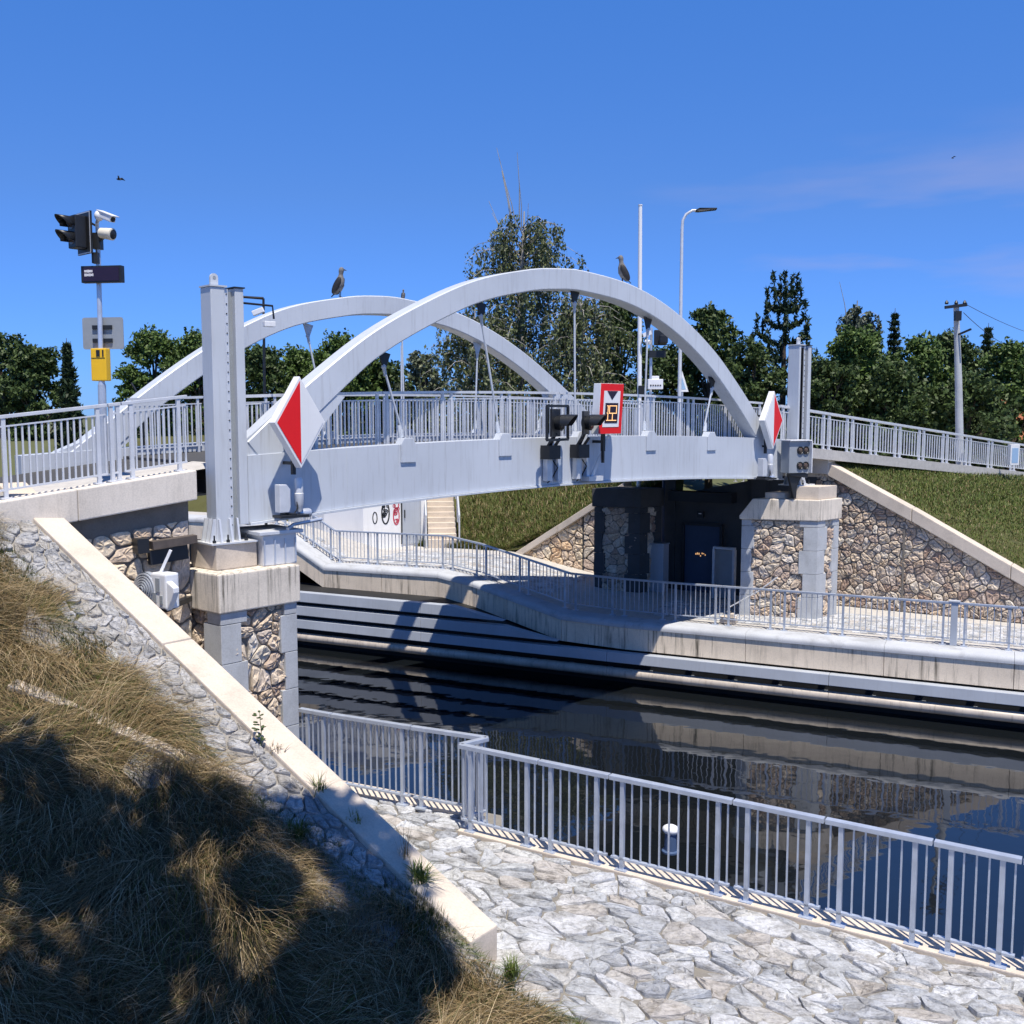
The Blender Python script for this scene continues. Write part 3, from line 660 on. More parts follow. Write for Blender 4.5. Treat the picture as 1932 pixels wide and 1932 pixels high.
# camera
cd=V(.80,-.52,-.33).normalized(); cc=MS(200,409,15.6); cx=cd.cross(UP).normalized(); cu=cx.cross(cd)
cam_=MB().cbox(cc,cd*.17,cx*.05,cu*.045).build('security_camera',M['white'],mast,bevel=.015)
MB().cbox(cc+cu*.055+cd*.03,cd*.20,cx*.06,cu*.006).build('sun_shield',M['white'],cam_)
MB().lathe(cc+cd*.171,cd,[(0,.038),(.004,.038),(.0045,.001)],12).build('lens',M['dark'],cam_)
MB().tube([mt,mt+UP*.16,MS(188,408,15.65),cc-cd*.1],.028,8).ball(MS(187,407,15.66),.07,.07,.08).build('camera_bracket',M['white'],mast,smooth=True)
# loudspeaker / floodlight
lc=MS(203,441,15.55); ld=V(.93,-.3,-.15).normalized()
lo=MB().lathe(lc,ld,[(-.14,.04),(-.12,.075),(.02,.085),(.09,.09),(.10,.075),(.101,.002)],16).build('floodlight',M['beige'],mast,smooth=True)
MB().lathe(lc+ld*.1,ld,[(.002,.072),(.014,.06),(.02,.002)],14).build('lens',M['dark'],lo,smooth=True)
MB().bar(mt-UP*.12,lc,.04,.05).cbox(mt-UP*.12,V(.06,0,0),V(0,.06,0),UP*.12).cbox(MS(181,515-28,15.7),V(.045,0,0),V(0,.05,0),UP*.08).build('clamp',M['dark'],mast)
# display board
bn_,br2=axes(-99); bc=MS(190.5,517,15.62)
bo=MB().cbox(bc-bn_*.05,br2*.325,bn_*.05,UP*.125).build('display_board',M['dark'],mast,bevel=.008)
MB().cbox(bc+bn_*.003,br2*.29,bn_*.002,UP*.10).build('screen',M['ledpanel'],bo)
lt=MB(); R=random.Random(4)
for row in (.045,-.01):
    x=-.265
    while x<-.135:
        w=R.uniform(.012,.022); hh=R.uniform(.016,.022)
        lt.cbox(bc+bn_*.007+br2*(x+w/2)+UP*row,br2*w*.42,bn_*.0015,UP*hh); x+=w+.003
lt.build('white_lettering',M['ledwhite'],bo)
# blank sign seen from the back
gc=MS(188,628,15.72)
sp=[]; 
for cx_,cy_,a0 in ((.30,.205,0),(-.30,.205,1),(-.30,-.205,2),(.30,-.205,3)):
    for k in range(5):
        a=(a0+k/4)*pi/2; sp.append(gc+br2*(cx_+.035*cos(a))+UP*(cy_+.035*sin(a))+bn_*-.09)
sg=MB().prism(sp,-bn_*.012).build('sign_panel',M['grey'],mast)
for dz in (.09,-.11): MB().cbox(gc+UP*dz-bn_*.075,br2*.16,bn_*.012,UP*.03).build('sign_clamp',M['dark'],sg)
yc=MS(187,688,15.72)
yb=MB().cbox(yc-bn_*.05,br2*.125,bn_*.07,UP*.245).build('yellow_box',M['yellow'],mast,bevel=.015)
MB().cbox(yc+bn_*.022+UP*.17,br2*.03,bn_*.003,UP*.05).cbox(yc+bn_*.022+UP*.17+br2*.08,br2*.012,bn_*.003,UP*.05).cbox(yc+bn_*.022+UP*.10,br2*.11,bn_*.003,UP*.004).build('latch',M['dark'],yb)
# ================================================================ NEAR SIDE: approach slab, abutment, wing wall, slope
def ltop(s): return 4.53+.115*(s+1.87)
def lbot(s): return ltop(s)-.46
ab=thing('approach_abutment',BR(-3.2,.5,0),'near bridge abutment with pale concrete edge beam over a rough stone wall','abutment')
sl=MB(); S=[-14,-11,-8,-5.6,-3.7,-1.87]
for a,b in zip(S,S[1:]):
    sl.hexa([BR(a,0,lbot(a)),BR(b-.006,0,lbot(b)),BR(b-.006,.45,lbot(b)),BR(a,.45,lbot(a)),BR(a,0,ltop(a)),BR(b-.006,0,ltop(b)),BR(b-.006,.45,ltop(b)),BR(a,.45,ltop(a))])
sl.build('edge_beam',M['deckcon'],ab,bevel=.02)
MB().hexa([BR(-14,.18,-2),BR(-1.95,.18,-2),BR(-1.95,8,-2),BR(-14,8,-2),BR(-14,.18,lbot(-14)-.004),BR(-1.95,.18,lbot(-1.95)-.004),BR(-1.95,8,lbot(-1.95)-.004),BR(-14,8,lbot(-14)-.004)]).build('wall_core',M['mortar'],ab)
sm=MB(); stones(sm,[(-5.2,0),(-1.95,0),(-1.95,3.76),(-5.2,3.40)],lambda u,v,h: BR(u,.18-h,v),.30,gap=.012,h=.045,bev=.03,seed=31,tilt=.03,jit=.46,skip=.25,rough=.014)
sm.build('stone_facing',M['granite2'],ab)
# road on the near approach
rd=MB(); S=[-60,-30,-14,-8,-4,-1.02]
def rz(s): return ltop(s)-.05 if s>-14 else ltop(-14)-.05+.05*(s+14)
for a,b in zip(S,S[1:]): rd.add([BR(a,.46,rz(a)),BR(b,.46,rz(b)),BR(b,1.9,rz(b)),BR(a,1.9,rz(a))],[(0,1,2,3)],0).add([BR(a,1.9,rz(a)-.06),BR(b,1.9,rz(b)-.06),BR(b,4.96,rz(b)-.06),BR(a,4.96,rz(a)-.06)],[(0,1,2,3)],1).add([BR(a,1.9,rz(a)-.06),BR(b,1.9,rz(b)-.06),BR(b,1.9,rz(b)),BR(a,1.9,rz(a))],[(0,1,2,3)],0)
setting(rd.build('road',[M['paveblock'],M['asphalt']]))
z=lambda s: ltop(s)+.0
JL=[-7.6,-6.2,-4.8,-3.62,-3.12,-2.06,-1.86]
railing('approach_railing','galvanised railing with square posts along the near approach slab, left of the guide tower',[(BR(a,.22,z(a)),BR(b,.22,z(b))) for a,b in zip([-9,-7.6,-6.2,-4.75,-3.15,-2.95],[-7.6,-6.2,-4.75,-3.15,-2.95,-1.9])],M['galvw'],h=1.17,bar=.088,pw=.055,bw_=.024)
# sloping coping on the wing wall
Ct=V(-7.08,14.55,4.17); Cb=V(-.40,9.43,.33); cdir=(Cb-Ct); cl=cdir.length; ch=V(cdir.x,cdir.y,0).normalized(); cside=V(-ch.y,ch.x,0)
ww=thing('wing_wall',Cb-UP*.33,'sloping beige concrete coping beam on the wing wall descending to the stone quay','wing wall')
cw=.42
def CP(u,o,z): return Ct+cdir*u+cside*o+UP*z
jt=.415
for a,b in ((-.06,jt-.0015),(jt+.0015,1.)):
    c=MB().hexa([CP(a,0,-.42),CP(b,0,-.42),CP(b,cw,-.42),CP(a,cw,-.42),CP(a,0,0),CP(b,0,0),CP(b,cw,0),CP(a,cw,0)]); c.build('coping',M['coping'],ww,bevel=.018)
wl=MB()
wl.hexa([CP(-.05,.06,-6.5),CP(.97,.06,-.9),CP(.97,cw-.06,-.9),CP(-.05,cw-.06,-6.5),CP(-.05,.06,-.424),CP(.97,.06,-.424),CP(.97,cw-.06,-.424),CP(-.05,cw-.06,-.424)]).build('wall_body',M['wallcon'],ww)
# slope plane below the coping (near-left edge)
nrm=cdir.cross(bv).normalized(); nrm=nrm if nrm.z>0 else -nrm
def slz(x,y): return Ct.z-.07-(nrm.x*(x-Ct.x)+nrm.y*(y-Ct.y))/nrm.z
def SL(u,e,h=0):   # u along the coping (0 top,1 bottom), e metres towards the viewer along the slope
    p=Ct+cdir*u-cside*e; return V(p.x,p.y,max(slz(p.x,p.y),-.02))+nrm*h
# stone strip beside the coping
stp=MB(); WST=1.02
stones(stp,[(-.3,.02),(cl*.93,.02),(cl*.93,.2),(cl*.68,.70),(-.3,.74)],lambda u,v,h: SL(u/cl,v,h),.165,gap=.009,h=.045,bev=.016,asp=1.35,seed=41,tilt=.035,skip=.25,rough=.02)
setting(stp.build('slope_paving',M['strip']))
sb=MB(); n=40
for i in range(n):
    a,b=-.1+1.15*i/n,-.1+1.15*(i+1)/n; sb.add([SL(a,0,.001),SL(b,0,.001),SL(b,1.5,.001),SL(a,1.5,.001)],[(0,1,2,3)])
setting(sb.build('slope_joint_bed',M['lightmortar']))
# grass slope surface with lumps
def lump(x,y): return .09*sin(1.9*x+.6*y+1)*sin(1.3*y-.7*x)+.05*sin(4.1*x+2.)*sin(3.7*y+.5)
def edge_e(u): return .64 if u<.66 else max(.05,.64-(u-.66)*2.2)
gs=MB(); nx,ny=90,90
def SLg(u,e): 
    p=SL(u,e); return p+UP*((lump(p.x,p.y)+.06)*min(1,max(0,(e-edge_e(u)+.15)/.6))-.03)
vs=[];
for i in range(nx+1):
    for k in range(ny+1):
        u=-.55+2.05*i/nx; e=.02+10*k/ny; vs.append(SLg(u,e)-UP*(.012+.10*max(0,min(1,(edge_e(u)-e)/.25))))
TA=gz(925,1850); TB=gz(1150,1945)
def on_turf(x,y): return slz(x,y)>.03 or (TB.x-TA.x)*(y-TA.y)-(TB.y-TA.y)*(x-TA.x)<0
fs=[(i*(ny+1)+k,(i+1)*(ny+1)+k,(i+1)*(ny+1)+k+1,i*(ny+1)+k+1) for i in range(nx) for k in range(ny) if on_turf(vs[i*(ny+1)+k].x,vs[i*(ny+1)+k].y)]
setting(gs.add(vs,fs).build('grass_slope',M['soil'],smooth=True))
# concrete edging strip half buried in the grass
def on_slope(X,Y,h=0):
    r=ray(X,Y); o=V(0,0,CZ); p0=V(Ct.x,Ct.y,Ct.z-.07); t=(p0-o).dot(nrm)/r.dot(nrm); return o+r*t+nrm*h
K=[on_slope(*p,.02) for p in ((20,1300),(80,1322),(180,1368),(300,1420),(400,1460),(470,1490))]
kb=MB()
for a,b in zip(K,K[1:]): kb.bar(a-nrm*.05,b-nrm*.05,.15,.26,nrm)
tag(kb.build('edging_kerb',M['coping'],bevel=.015),'pale concrete edging strip half buried in the dry grass slope','kerb')
# ---- grass blades
def blades(name,roots,nrms,length,width,lean,mat,parent=None,curl=.6):
    n=len(roots); lv=4
    d=lean/np.maximum(np.linalg.norm(lean,axis=1,keepdims=True),1e-6)
    side=np.cross(d,nrms); side/=np.maximum(np.linalg.norm(side,axis=1,keepdims=True),1e-6)
    ll=np.linalg.norm(lean,axis=1)[:,None]
    verts=np.zeros((n,lv*2-1,3)); 
    for k in range(lv):
        t=k/(lv-1)
        c=roots+nrms*(length*(t-.5*curl*ll[:,0]*t*t*.6))[:,None]*np.maximum(.12,1-.55*ll*t)+d*(length[:,None]*ll*(t**1.5))
        w=(width*(1-t)**.8)[:,None]*side*.5
        if k<lv-1: verts[:,2*k]=c-w; verts[:,2*k+1]=c+w
        else: verts[:,2*k]=c
    nv=lv*2-1
    base=(np.arange(n)*nv)[:,None]
    q=np.concatenate([base+np.array([[0,1,3,2]]),base+np.array([[2,3,5,4]])],0)
    t=base+np.array([[4,5,6]])
    me=bpy.data.meshes.new(name); me.vertices.add(n*nv); me.vertices.foreach_set('co',verts.reshape(-1))
    loops=np.concatenate([q.reshape(-1),t.reshape(-1)]); me.loops.add(len(loops)); me.loops.foreach_set('vertex_index',loops.astype(np.int32))
    starts=np.concatenate([np.arange(len(q))*4,len(q)*4+np.arange(len(t))*3]); me.polygons.add(len(starts)); me.polygons.foreach_set('loop_start',starts.astype(np.int32))
    me.materials.append(mat); me.update(calc_edges=True)
    o=bpy.data.objects.new(name,me); COL.objects.link(o)
    if parent: link(o,parent)
    return o
def vnoise(x,y,f,s=0):
    return np.sin(x*f+s*1.7+1.3*np.sin(y*f*.83+s))*np.sin(y*f*1.13+s*2.1+1.1*np.sin(x*f*.71-s))
N_=np.array(nrm); DOWN=np.array((bn.x,bn.y,-.49)); DOWN=DOWN/np.linalg.norm(DOWN); CH=np.array(ch); CS=np.array(cside); BV=np.array(bv)
def slope_pts(n,emin,emax,umin=-.5,umax=1.2):
    u=rng.uniform(umin,umax,n); e=rng.uniform(emin,emax,n)
    P=np.array(Ct)[None]+u[:,None]*np.array(cdir)[None]-CS[None]*e[:,None]
    z=Ct.z-.07-(nrm.x*(P[:,0]-Ct.x)+nrm.y*(P[:,1]-Ct.y))/nrm.z
    x,y=P[:,0],P[:,1]
    lum=.09*np.sin(1.9*x+.6*y+1)*np.sin(1.3*y-.7*x)+.05*np.sin(4.1*x+2.)*np.sin(3.7*y+.5)
    P[:,2]=np.maximum(z,-.02)+(lum+.06)*np.clip((e-edge_v(u)+.15)/.6,0,1)-.045
    return P,u,e
def edge_v(u): return np.where(u<.66,.64,np.maximum(.05,.64-(u-.66)*2.2))
def grass(name,n,emin,emax,L0,L1,w,mat,leanamt,patch,umin=-.5,umax=1.2):
    P,u,e=slope_pts(n,emin,emax,umin,umax)
    x,y=P[:,0],P[:,1]
    f=vnoise(x,y,2.1,1)+.6*vnoise(x,y,5.3,2)
    if name=='grass_edge': e=e*0+edge_v(u)+rng.uniform(-.1,.35,n); P=P-(0*P); P=np.array(Ct)[None]+u[:,None]*np.array(cdir)[None]-CS[None]*e[:,None]; P[:,2]=np.maximum(Ct.z-.07-(nrm.x*(P[:,0]-Ct.x)+nrm.y*(P[:,1]-Ct.y))/nrm.z,-.02)-.03; x,y=P[:,0],P[:,1]
    keep=(rng.uniform(-1,1,n)*.6+f*patch>-.15)&((e-edge_v(u)-emin)+.10*vnoise(x,y,3.,4)+.10*vnoise(x,y,9.,3)>.02)
    # visible area only
    c=np.array((0,0,CZ)); dd=P-c; fw_=dd[:,1]*ct-dd[:,2]*st; keep&=(np.abs(dd[:,0]/fw_)<.58)&((dd[:,1]*st+dd[:,2]*ct)/fw_>-.60)&(fw_>1)
    zpl=Ct.z-.07-(nrm.x*(x-Ct.x)+nrm.y*(y-Ct.y))/nrm.z
    keep&=(zpl>.03)|((TB.x-TA.x)*(y-TA.y)-(TB.y-TA.y)*(x-TA.x)<0)
    P=P[keep];x,y=x[keep],y[keep]; m=len(P)
    a=1.3*vnoise(x,y,1.1,5)+.9*vnoise(x,y,3.7,6)+rng.normal(0,.5,m)
    dv=DOWN[None]*np.cos(a)[:,None]+BV[None]*np.sin(a)[:,None]
    amt=np.clip(leanamt+.35*vnoise(x,y,2.6,8)+rng.normal(0,.22,m),.1,1.3)
    L=rng.uniform(L0,L1,m)*(1+.35*vnoise(x,y,1.7,9)); 
    nr=np.repeat(N_[None],m,0)*.6+np.array([[0,0,.4]])+rng.normal(0,.12,(m,3)); nr/=np.linalg.norm(nr,axis=1,keepdims=True)
    o=blades(name,P,nr,L,np.full(m,w)*rng.uniform(.6,1.3,m),dv*amt[:,None],mat)
    return setting(o,'stuff')
grass('dry_grass',300000,.05,9.8,.18,.6,.0075,M['grass'],1.0,.35)
grass('green_grass',70000,.0,9.6,.12,.36,.0075,M['ggrass'],.5,-.8)
grass('grass_edge',42000,-.12,1.5,.10,.24,.007,M['ggrass'],.55,.2)
# tufts and weeds along the coping
def tuft(name,label,X,Y,n,L,spread,mat,cat='weed',group='weeds along the coping',upright=.45,w=.012):
    p=on_slope(X,Y); P=np.array(p)[None]+rng.normal(0,.035,(n,3))*np.array([[1,1,.2]]); P[:,2]-=.02
    a=rng.uniform(0,2*pi,n); dv=np.stack([np.cos(a),np.sin(a),np.zeros(n)],1)*rng.uniform(.2,1.,n)[:,None]*spread
    o=blades(name,P,np.repeat([[0.,0.,1.]],n,0),rng.uniform(.5,1.1,n)*L,np.full(n,w),dv,mat)
    return tag(o,label,cat,group)
tuft('grass_tuft','spiky grass tuft against the coping, nearest the canal railing',600,1497,60,.36,.9,M['ggrass'])
tuft('grass_tuft','small dark tuft against the coping below the spiky one',668,1556,46,.24,.8,M['ggrass'])
tuft('grass_tuft','largest leafy green tuft leaning on the lower coping',790,1668,170,.36,1.,M['ggrass'],w=.016)
tuft('grass_tuft','low straw tuft at the upper end of the weedy coping edge',520,1420,60,.22,.9,M['grass'])
tuft('grass_tuft','thin upright straw stalks beside the lower coping',765,1625,34,.5,.3,M['grass'],w=.006)
tuft('grass_tuft','dark grass clump on the stone strip near the weeds',560,1580,140,.32,.9,M['ggrass'])
tuft('grass_tuft','grass clump at the foot of the wing wall end',965,1840,120,.30,.9,M['ggrass'])
# dark leafy weed
wp=on_slope(492,1412); wd=MB(); 
wd.tube([wp,wp+V(.01,0,.2),wp+V(-.01,.01,.42)],[.006,.005,.002],6)
for i in range(26):
    h=rng.uniform(.08,.42); a=rng.uniform(0,2*pi); c=wp+UP*h+V(cos(a),sin(a),0)*rng.uniform(.02,.075); s=rng.uniform(.018,.032)
    wd.ball(c,s,s*.7,s*.35,V(cos(a),sin(a),.2).normalized(),V(-sin(a),cos(a),0),UP,6,4)
wo=wd.build('leafy_weed',M['leaf']); tag(wo,'dark leafy weed standing against the pale coping','weed')
# ================================================================ QUAY, NEAR RAILING
# near quay slab outline (top z=0); canal edge follows the rails
eR=[NR(t,.26,0) for t in (0,7.2,30)]
eL=[V(-3.9,15.34,0),V(-.12,13.48,0)]
qp=[V(-40,31,0),eL[0],eL[1],NR(.62,.26,0)+V(-.1,.0,0),eR[1],eR[2],V(40,-40,0),V(-40,-40,0)]
q=MB(); 
top=[p+UP*-.045 for p in qp]; bot=[p+UP*-2.4 for p in qp]
q.prism([V(p.x,p.y,-2.4) for p in qp],UP*2.355)
setting(q.build('quay_ground',M['darkmortar']))
# visible concrete edge strip and stone paving
es=MB()
es.bar(NR(.0,.10,-.03),NR(16,.10,-.03),.34,.09); es.bar(V(-3.9,15.19,-.03),V(-.42,13.46,-.03),.34,.09)
tag(es.build('quay_edge',M['coping'],bevel=.015),'pale concrete edge strip under the near canal railing','kerb')
pv=MB()
stones(pv,[(-2.6,-6.4),(9.5,-6.4),(9.5,-.10),(-2.6,-.10)],lambda u,v,h: NR(u,v,h-.035),.155,gap=.006,h=.032,bev=.018,asp=1.75,seed=51,tilt=.028,rough=.022,skip=.42,jit=.48)
stones(pv,[(-3.5,-.06),(-.05,-.06),(-.05,.52),(-3.5,.52)],lambda u,v,h: NR(u,v,h-.04) ,.22,gap=.008,h=.035,bev=.02,asp=1.3,seed=52,skip=.3)
setting(pv.build('quay_paving',M['paver']))
J=[NR(t,0,0) for t in (0,.62,1.30,2.28,3.72,4.76,5.76,6.8,7.84,8.88,10)]
jx=[gz(x,y,1.15) for x,y in ((867,1403),(1028,1427),(1163,1452),(1392,1500),(1565,1533),(1765,1578),(1932,1612))]
jt_=[(p-N0).dot(nu) for p in jx]; jt_+=[jt_[-1]+1.05*i for i in (1,2,3)]
segs=[(NR(a,0,0),NR(b,0,0)) for a,b in zip(jt_,jt_[1:])]
railing('canal_railing','near canal railing of bright galvanised bars along the stone quay in the foreground',segs,M['galv'],h=1.15,bar=.115,postgap=.17,pw=.05,lowgap=.15,topgap=.02,hw=.085,hh=.055,rail2=False)
cj=V(-.32,13.2,0); kk=[V(-3.09,14.55,0),V(-2.58,14.27,0),V(-1.38,13.69,0),cj]
railing('canal_railing','short galvanised railing run between the near pier and the railing corner',[(a,b) for a,b in zip(kk,kk[1:])]+[(cj,N0.copy())],M['galv'],h=1.15,bar=.10,postgap=.15,pw=.045,lowgap=.15,topgap=.02,hw=.08,hh=.055,rail2=False)
# mooring bollard
bp=gz(1250,1618,0); bp=bp+no*.25
bl=thing('mooring_bollard',bp-UP*.02,'dark blue mooring bollard with pale rounded cap behind the near railing','bollard')
MB().lathe(bp-UP*.02,UP,[(0,.11),(.02,.11),(.03,.08),(.27,.07)],16).build('post',M['darkblue2'],bl,smooth=True)
MB().ball(bp+UP*.265,.11,.09,.065,nu,no,UP,16,10).build('cap',M['white'],bl,smooth=True)
# steel drain channel bracket on the abutment wall
dc=thing('drain_channel',BR(-2.5,.2,3.3),'dark rusty steel channel bracket sticking out of the stone abutment wall','bracket')
_a=br(285,1029,-.05); _b=br(368,1016,-.05)
MB().bar(BR(_a[0],-.05,_a[1]),BR(_b[0],-.05,_b[1]),.16,.12).build('channel',M['rusty'],dc)
MB().bar(BR(_a[0],.04,_a[1]-.2),BR(_b[0]-.1,.04,_b[1]-.2),.1,.22).build('lower_beam',M['dark'],dc)
MB().cbox(BR(_a[0]-.12,.04,_a[1]),bv*.09,bw*.1,UP*.11).build('end_plate',M['dark'],dc)
# cable drum / winch on the pier cap side
wc=at(303,1112,14.85); dn=V(-.55,-.83,0).normalized(); dr=V(-dn.y,dn.x,0)
wi=thing('cable_winch',wc-UP*.3,'white winch housing with grey ringed drum beside the near pier cap','winch')
MB().cbox(wc+dr*.10,dr*.17,dn*.12,UP*.26).build('housing',M['white'],wi,bevel=.03)
MB().cbox(wc+dr*.10+dn*.125+UP*.09,dr*.045,dn*.008,UP*.1).cbox(wc+dr*.17+dn*.125-UP*.12,dr*.03,dn*.008,UP*.06).cbox(wc+dr*.02+dn*.125-UP*.10,dr*.04,dn*.006,UP*.07).build('recess',M['grey'],wi)
dm=MB(); dprof=[(0,.02)]
dcn=wc-dr*.22+dn*.10
for k in range(6): 
    r0=.235-.036*k; dm.lathe(dcn+dn*(.012*k),dn,[(-.02,r0),(.03,r0),(.031,r0-.018),(.01,r0-.018)],24)
dm.lathe(dcn,dn,[(.0,.25),(-.08,.25),(-.081,.01)],24)
dm.build('drum',M['galv'],wi,smooth=True)
MB().prism([wc+dr*.25+UP*.16,wc+dr*.42+UP*.07,wc+dr*.42+UP*.0,wc+dr*.36-UP*.12,wc+dr*.25-UP*.28],dn*.10).build('shroud',M['white'],wi,bevel=.01)
MB().bar(wc+dr*.02+UP*.26,wc+dr*.13+UP*.58-dn*.1,.05,.04).build('lever',M['white'],wi)
MB().bar(wc+dr*.05-UP*.3,LC+lay*.8+UP*2.5,.1,.08).build('wall_bracket',M['dark'],wi)
# ================================================================ FAR SIDE OF THE CANAL
PT=[(-40,2.0),(-17.7,2.0),(-15.4,1.80),(-13.4,.72),(-9.35,.76),(-5.0,.06),(-3.2,0),(60,0)]
def ro(t): return 1.0*max(0,min(1,(-5.0-t)/3.2))   # the wall steps back left of the bridge
def pz(t):
    for a,b in zip(PT,PT[1:]):
        if t<=b[0]: 
            return a[1]+(b[1]-a[1])*(t-a[0])/(b[0]-a[0])
    return PT[-1][1]
TS=[-40,-25,-17.7,-15.4,-13.4,-11.3,-9.35,-8.2,-6.9,-5.0,-3.2,-.05,3.2,5.95,9.5,13,20,40]
cwl=thing('canal_wall',FW(0,0,WATER),'far canal wall of stained concrete panels with rounded pale coping above the fender beams','canal wall')
for a,b in zip(TS,TS[1:]):
    if a>14 or a<-26: continue
    g=.006; za,zb=pz(a),pz(b); ba,bb=za-.74,zb-.74
    MB().hexa([FW(a+g,ro(a),ba),FW(b-g,ro(b),bb),FW(b-g,ro(b)+.5,bb),FW(a+g,ro(a)+.5,ba),FW(a+g,ro(a),za-.17),FW(b-g,ro(b),zb-.17),FW(b-g,ro(b)+.5,zb-.17),FW(a+g,ro(a)+.5,za-.17)]).build('concrete_panel',M['wallcon'],cwl)
    cp=MB(); prof=[(-.035,-.165),(-.035,-.12)]+[(.12-.155*cos(k*pi/2/6),-.12+.12*sin(k*pi/2/6)) for k in range(1,7)]+[(.62,.0),(.62,-.165)]
    m_=len(prof); A=[FW(a+g*.6,ro(a)+o,za+z) for o,z in prof]; B=[FW(b-g*.6,ro(b)+o,zb+z) for o,z in prof]
    cp.add(A+B,[(i,(i+1)%m_,(i+1)%m_+m_,i+m_) for i in range(m_)]+[tuple(range(m_)),tuple(range(2*m_-1,m_-1,-1))])
    cp.build('coping',M['copingblue'],cwl,smooth=True)
MB().box(FW(-40,.12,-3),fu*80,fo*.6,UP*2.2).build('sheet_piling',M['sheet'],cwl)
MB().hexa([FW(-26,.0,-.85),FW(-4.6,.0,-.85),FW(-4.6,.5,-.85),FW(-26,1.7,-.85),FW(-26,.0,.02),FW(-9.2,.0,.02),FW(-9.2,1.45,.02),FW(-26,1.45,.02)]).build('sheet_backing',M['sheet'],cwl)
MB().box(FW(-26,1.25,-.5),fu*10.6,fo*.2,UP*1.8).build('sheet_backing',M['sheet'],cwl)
# horizontal fender beams
def fender(label,z0,z1,t0,t1,mat,o=-.30,round_=False,slope=None):
    root=thing('fender_beam',FW((max(t0,-14)+min(t1,8))/2,o,z0),label,'fender beam','horizontal fender beams along the far canal wall')
    L=[t0]
    while L[-1]<t1-.1: L.append(min(L[-1]+5.6,t1))
    for a,b in zip(L,L[1:]):
        mb=MB()
        if round_: mb.tube([FW(a+.004,o+.14,(z0+z1)/2),FW(b-.004,o+.14,(z0+z1)/2)],(z1-z0)/2,14)
        else:
            bt=b
            if slope and b==L[-1]: mb.hexa([FW(a+.004,o,z0),FW(b+slope,o,z0),FW(b+slope,o+.26,z0),FW(a+.004,o+.26,z0),FW(a+.004,o+.02,z1),FW(b,o+.02,z1),FW(b,o+.26,z1),FW(a+.004,o+.26,z1)])
            else: mb.hexa([FW(a+.004,o,z0),FW(b-.004,o,z0),FW(b-.004,o+.26,z0),FW(a+.004,o+.26,z0),FW(a+.004,o+.02,z1),FW(b-.004,o+.02,z1),FW(b-.004,o+.26,z1),FW(a+.004,o+.26,z1)])
        mb.build('beam',mat,root,smooth=round_,bevel=0 if round_ else .012)
    bk=MB(); t=max(t0,-24)+.5
    while t<min(t1,16)-.1:
        bk.box(FW(t,o+.26,z0+.08),fu*.14,fo*.17,UP*.12); t+=1.1
    bk.build('spacer_block',M['galv'],root)
fender('uppermost grey fender beam, ending where the far wall coping descends',-.23,.06,-26,-8.2,M['fender'],slope=1.6)
fender('second grey fender beam from the top, cut off near the bridge shadow',-.64,-.36,-26,-6.6,M['fender'],slope=1.6)
fender('long grey fender beam with joints just below the right concrete wall',-1.04,-.78,-26,20,M['fender'])
fender('lowest rounded brownish fender tube just above the water line',-1.46,-1.20,-26,20,M['fenderlow'],round_=True)
# promenade sheet behind the wall
pm=MB(); TT=[-40,-30,-25,-17.7,-15.4,-13.4,-9.35,-8.2,-5.0,-3.2,0,5,10,20,60]
OO=[.58,2.5,4.6,5.3,6.6]
for a,b in zip(TT,TT[1:]):
    for c,d in zip(OO,OO[1:]):
        q_=lambda t,o: (pz(t) if o<3 else pz(max(t,-12.7)))-.012
        ca,cb=(c+ro(a),c+ro(b)) if c<1 else (c,c)
        pm.add([FW(a,ca,q_(a,c)),FW(b,cb,q_(b,c)),FW(b,d,q_(b,d)),FW(a,d,q_(a,d))],[(0,1,2,3)])
setting(pm.build('promenade',[M['paveblock']],smooth=True))
# pavement blocks joints as real block field near the pier (small setts)
bb=MB(); R=random.Random(8)
for i in range(64):
    for k in range(13):
        t=-3.0+i*.19+(k%2)*.095; o=1.15+k*.19
        if t>9.2: continue
        q=AW(0,0,0); 
        p=FW(t,o,-.01)
        if (p-A0).dot(ao)>-.35: continue
        bb.box(p+fu*.008+fo*.008,fu*.174,fo*.174,UP*(.014+R.uniform(0,.006)))
for i in range(40):
    for k in range(16):
        t=-14.6+i*.21+(k%2)*.1; o=1.78+k*.24
        if o>5: continue
        
        if t<-12.9 and o>2.4: continue
        z0,z1=pz(t)-.03,pz(t+.195)-.03; hh=.034+R.uniform(0,.006)
        bb.hexa([FW(t,o,z0),FW(t+.195,o,z1),FW(t+.195,o+.225,z1),FW(t,o+.225,z0),FW(t,o,z0+hh),FW(t+.195,o,z1+hh),FW(t+.195,o+.225,z1+hh),FW(t,o+.225,z0+hh)])
setting(bb.build('paving_setts',M['paver']))
# far railing on the wall
fr=[]
TR=[-17.2,-15.5,-14.4,-13.4,-12.0,-10.6,-9.35,-8.2,-6.6,-5.0,-3.6,-2.2,-.8,.6,2.0,3.4,4.6]
fr=[(FW(a,.62+ro(a),pz(a)),FW(b,.62+ro(b),pz(b))) for a,b in zip(TR,TR[1:])]
railing('promenade_railing','long far railing following the far canal wall from the ramp to the shaded quay',fr,M['galv'],h=1.03,bar=.125,postgap=.17,pw=.05,topgap=.02,rail2=False,lowgap=.17,loc=FW(-5,.62,0))
TR=[4.72,6.0,7.3,8.6,9.9,11.2,12.6]
railing('promenade_railing','far right railing in front of the big stone wing wall beyond the gate post',[(FW(a,.62,0),FW(b,.62,0)) for a,b in zip(TR,TR[1:])],M['galv'],h=1.03,bar=.14,postgap=.17,pw=.05,topgap=.02,rail2=False,lowgap=.17)
